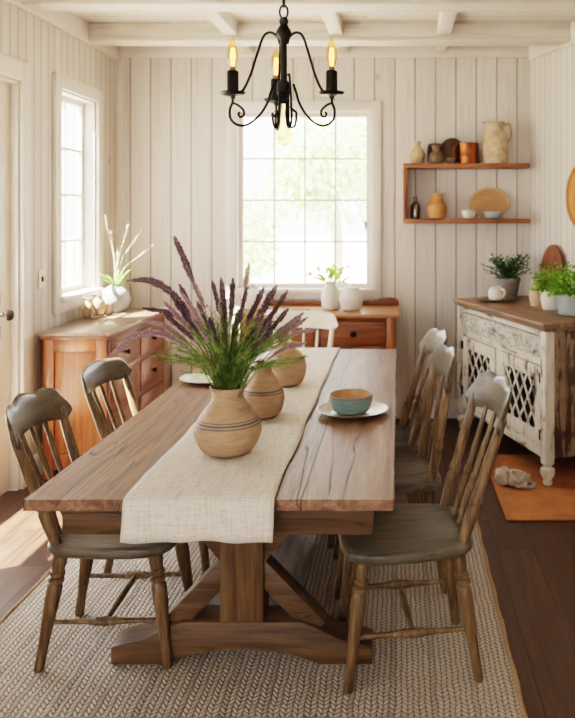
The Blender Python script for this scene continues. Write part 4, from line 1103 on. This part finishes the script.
potted('potted_fern', 'dark green narrow-leaved plant in a grey clay pot on the cabinet', cl(1.14, .33),
       [(.055, 0), (.064, .005), (.085, .12), (.092, .125), (.092, .15)], M['greypot'], .15, fern_f(60, .17, .27, 4, .014, .05, .55), M['fern'])
pot('beige_vase', 'plain beige clay vase between the grey pot and white herb pot', 'vase', cl(.70, .325), [(.032, 0), (.042, .01), (.051, .06), (.048, .1), (.038, .13), (.040, .145)], M['beige_c'])
potted('potted_herb', 'bright green herb in a white ceramic pot beside the beige vase', cl(.52, .33),
       [(.045, 0), (.058, .008), (.068, .06), (.07, .12), (.072, .13)], M['white_c'], .13, bush_f(.125, .17, 480, 6), M['herb'])
pot('white_saucer', 'white saucer under the blue-grey herb pot on the cabinet', 'saucer', cl(.26, .33, CZ+.001), [(.07, 0), (.09, .003), (.112, .012)], M['white_c'], None, 40, 3, 1, 1, 0, .004)
potted('potted_herb', 'bright green herb in a wide blue-grey pot on a white saucer', cl(.26, .33, CZ+.0058),
       [(.075, 0), (.088, .008), (.096, .06), (.1, .115), (.102, .122)], M['bluegrey'], .122, bush_f(.15, .19, 640, 8), M['herb'])
N = 48; m = MB(); pl = [(.15*math.cos(2*PI*i/N), .195+.195*math.sin(2*PI*i/N)) for i in range(N)]
m.prism(pl, -.018, 0, .004); cbd = m.build('chopping_board', M['board']); tag(cbd, 'brown oval wooden board leaning against the wall behind the herbs', 'board')
cbd.location = cl(.935, .562); cbd.rotation_euler = Euler((R(-4), 0, A-PI/2), 'XYZ')
# round tray hanging on the right wall
N = 56; tr = thing('wall_tray', 'round honey-coloured wooden tray hanging on the slanted side wall', 'tray', (XR-.0+.309*.80-.951*.002, YB-.951*.80-.309*.002, 1.64), A)
m = MB().lathe([(0, 0), (.21, 0), (.228, .006), (.236, .022), (.232, .034), (.22, .034), (.213, .02), (.17, .012), (0, .012)], N, Matrix.Rotation(-PI/2, 4, 'Y'))
m.build('tray', M['rattan'], tr)

# grey-white bundle on the orange mat
m = MB()
for i, (x_, y_, z_, r_, sc_) in enumerate(((-.065, .0, .062, .058, (1, 1, 1.0)), (.005, -.03, .05, .05, (1.1, 1, .9)), (.055, .01, .045, .046, (1.2, 1, .9)), (-.03, .05, .042, .045, (1.1, 1, .9)), (.03, -.055, .028, .03, (1.7, .9, .9)))):
    m.blob((x_, y_, z_), r_, 3, .35, i+1, sc_, 2.6)
m.tube(cat([(-.02, -.06, .07), (.02, -.085, .06), (.06, -.06, .085), (.03, -.02, .10), (-.02, -.02, .10), (-.02, -.06, .07)], 8), .012, 8)
m.tube(cat([(.05, -.06, .02), (.10, -.075, .018), (.125, -.04, .02), (.09, -.01, .03)], 8), .014, 8)
bd = m.build('wool_bundle', M['wool'], None, 70); bd.scale = (.85,)*3; bd.location = (.64, 4.18, .011); tag(bd, 'lumpy grey-white knotted wool bundle on the orange mat by the cabinet foot', 'wool bundle')

# ------------------------------------------------------------------ chandelier
CHX, CHY = -.484, 3.15
ZB = at(287, 145, CHY).z
ch = thing('chandelier', 'black iron chandelier with three candle bulbs hanging over the table', 'chandelier', (CHX, CHY, ZB))
zz = lambda py: at(0, py, CHY).z-ZB
S = CHY/F
MB().lathe([(.005, zz(96)), (.020, zz(96)), (.030, zz(93)), (.030, zz(84)), (.022, zz(82)), (.014, zz(80)), (.013, zz(45)), (.017, zz(40)), (.030, zz(36)), (.033, zz(33)), (.028, zz(30)), (.016, zz(25)), (.02, zz(21)), (.014, zz(18)), (.004, zz(17))], 28).build('stem_body', M['black'], ch)
MB().lathe([(.02, zz(104)), (.024, zz(100)), (.016, zz(96)), (0, zz(96))], 20).build('lower_socket', M['black'], ch)
# chain
for k in range(5):
    zc = zz(12)+k*.048; m = MB(); pts = []
    for i in range(21):
        a = 2*PI*i/20; u, w_ = .017*math.cos(a), .028*math.sin(a)
        pts.append((u, 0, zc+w_) if k % 2 == 0 else (0, u, zc+w_))
    m.tube(pts, .0045, 8).build('chain_link', M['black'], ch)
zt_ = zz(12)+5*.048-.02
MB().tube([(0, 0, zt_-.02), (0, 0, ZC-ZB-.03)], .006, 8).build('drop_rod', M['black'], ch)
MB().lathe([(.0, ZC-ZB-.045), (.02, ZC-ZB-.04), (.055, ZC-ZB-.018), (.06, ZC-ZB-.001), (0, ZC-ZB-.001)], 28).build('ceiling_rose', M['black'], ch)
def arm(ang, s=1.0):
    ca, sa = math.cos(ang), math.sin(ang)
    P = lambda r, py: (r*ca*s, r*sa*s, zz(py))
    r0 = 51*S
    up = MB().tube(cat([P(4*S, 44), P(6*S, 37), P(13*S, 32.5), P(20*S, 36), P(26*S, 52), P(33*S, 74), P(40*S, 89), P(47*S, 94)], 8), .0055, 8)
    a = up.build('arm', M['black'], ch)
    lo_ = [P(51*S, 97), P(51.5*S, 103), P(54*S, 110), P(53*S, 119), P(46*S, 125), P(36*S, 124.5), P(25*S, 116), P(17*S, 104), P(13*S, 92), P(10*S, 84)]
    MB().tube(cat(lo_, 8), .0055, 8).build('scroll', M['black'], ch)
    sp_ = [P(51*S, 103), P(46*S, 105), P(40.5*S, 110), P(40*S, 115), P(43.5*S, 117), P(45.5*S, 114), P(43.8*S, 112)]
    MB().tube(cat(sp_, 8), .005, 8).build('curl', M['black'], ch)
    T = Matrix.Translation((r0*ca*s, r0*sa*s, 0))
    MB().lathe([(0, zz(99)), (.008, zz(99)), (.012, zz(96.5)), (.045, zz(95)), (.054, zz(92.5)), (.053, zz(92)), (.02, zz(93)), (0, zz(93))], 28, T).build('drip_pan', M['black'], ch)
    MB().lathe([(.0, zz(93)), (.024, zz(93)), (.024, zz(72)), (.022, zz(71)), (0, zz(71))], 24, T).build('candle_sleeve', M['black'], ch)
    MB().lathe([(.013, zz(71.2)), (.013, zz(69)), (.011, zz(67)), (0, zz(67))], 20, T).build('bulb_cap', M['brass'], ch)
    pr = smooth_prof([(.011, zz(68)), (.020, zz(62)), (.0245, zz(56)), (.021, zz(48)), (.011, zz(41.5)), (.004, zz(37.5)), (0, zz(36.5))], 4)
    b_ = MB().lathe(pr, 20, T).build('bulb', M['bulb'], ch)
    m = MB()
    for k in range(5):
        q = 2*PI*k/5; rr_ = .010
        m.tube([(r0*ca*s+rr_*.5*math.cos(q), r0*sa*s+rr_*.5*math.sin(q), zz(66)), (r0*ca*s+rr_*math.cos(q), r0*sa*s+rr_*math.sin(q), zz(57)), (r0*ca*s+rr_*.6*math.cos(q), r0*sa*s+rr_*.6*math.sin(q), zz(48))], .0012, 5)
    m.build('filament', M['fil'], b_)
arm(PI); arm(0, .94); arm(R(108), .98)
# two narrow decorative loops in front of the stem
for sgn, py0, px_ in ((-1, 118, -.040), (1, 80, .040), (1, 112, .06)):
    q = [(px_*.55, -.03, zz(py0-4)), (px_*.8, -.05, zz(py0)), (px_*1.0, -.05, zz(115)), (px_*.9, -.045, zz(126)), (px_*.6, -.035, zz(128)), (px_*.42, -.03, zz(120)), (px_*.35, -.02, zz(90))]
    MB().tube(cat(q, 8), .005, 8).build('scroll', M['black'], ch)
pr = smooth_prof([(.014, zz(103)), (.015, zz(109)), (.026, zz(122)), (.037, zz(135)), (.03, zz(143)), (.012, zz(146)), (0, zz(146.5))], 5)
b_ = MB().lathe(pr, 28).build('globe_bulb', M['bulbclear'], ch)
m = MB()
for k in range(4):
    q = 2*PI*k/4; m.tube([(.004*math.cos(q), .004*math.sin(q), zz(104)), (.012*math.cos(q), .012*math.sin(q), zz(120)), (.007*math.cos(q), .007*math.sin(q), zz(134))], .0011, 5)
m.build('filament', M['fil2'], b_)

# ------------------------------------------------------------------ light
w = bpy.data.worlds.new('sky'); bpy.context.scene.world = w; w.use_nodes = True
nt = w.node_tree; bg = nt.nodes['Background']
bg.inputs[0].default_value = (.95, .955, 1.0, 1); bg.inputs[1].default_value = 5.0
sun = bpy.data.lights.new('sun', 'SUN'); so = bpy.data.objects.new('sun', sun); C.objects.link(so)
sun.energy = 65; sun.angle = R(1.2); sun.color = (1, .89, .76)
so.rotation_euler = Vector((1.0, .5, -1.35)).to_track_quat('-Z', 'Y').to_euler()
so.location = (-6, 3, 5)
# sky portals in the openings (they only guide the sampling of daylight)
def portal(loc, rot, sx, sy):
    l = bpy.data.lights.new('portal', 'AREA'); l.shape = 'RECTANGLE'; l.size = sx; l.size_y = sy; l.cycles.is_portal = True
    o = bpy.data.objects.new('portal', l); C.objects.link(o); o.location = loc; o.rotation_euler = rot
portal(((W1[0]+W1[1])/2, YB+TH+.02, (W1[2]+W1[3])/2), (-PI/2, 0, 0), 1.1, 1.5)
portal((XL-TH-.02, (W2[0]+W2[1])/2, (W2[2]+W2[3])/2), (0, -PI/2, 0), 1.4, .7)
portal((XL-TH-.02, (D1[0]+D1[1])/2, 1.13), (0, -PI/2, 0), 2.3, 1.4)
portal((XL-TH-.02, (W_ADDED[0]+W_ADDED[1])/2, 1.5), (0, -PI/2, 0), 1.7, 2.1)
portal((-.95, YF-TH-.02, 1.6), (PI/2, 0, 0), 1.6, 1.5)

sc = bpy.context.scene
sc.view_settings.view_transform = 'Filmic'
sc.view_settings.look = 'High Contrast'
sc.view_settings.exposure = .62
sc.cycles.use_denoising = True
sc.cycles.max_bounces = 12; sc.cycles.diffuse_bounces = 8; sc.cycles.transparent_max_bounces = 16
sc.cycles.sample_clamp_indirect = 6
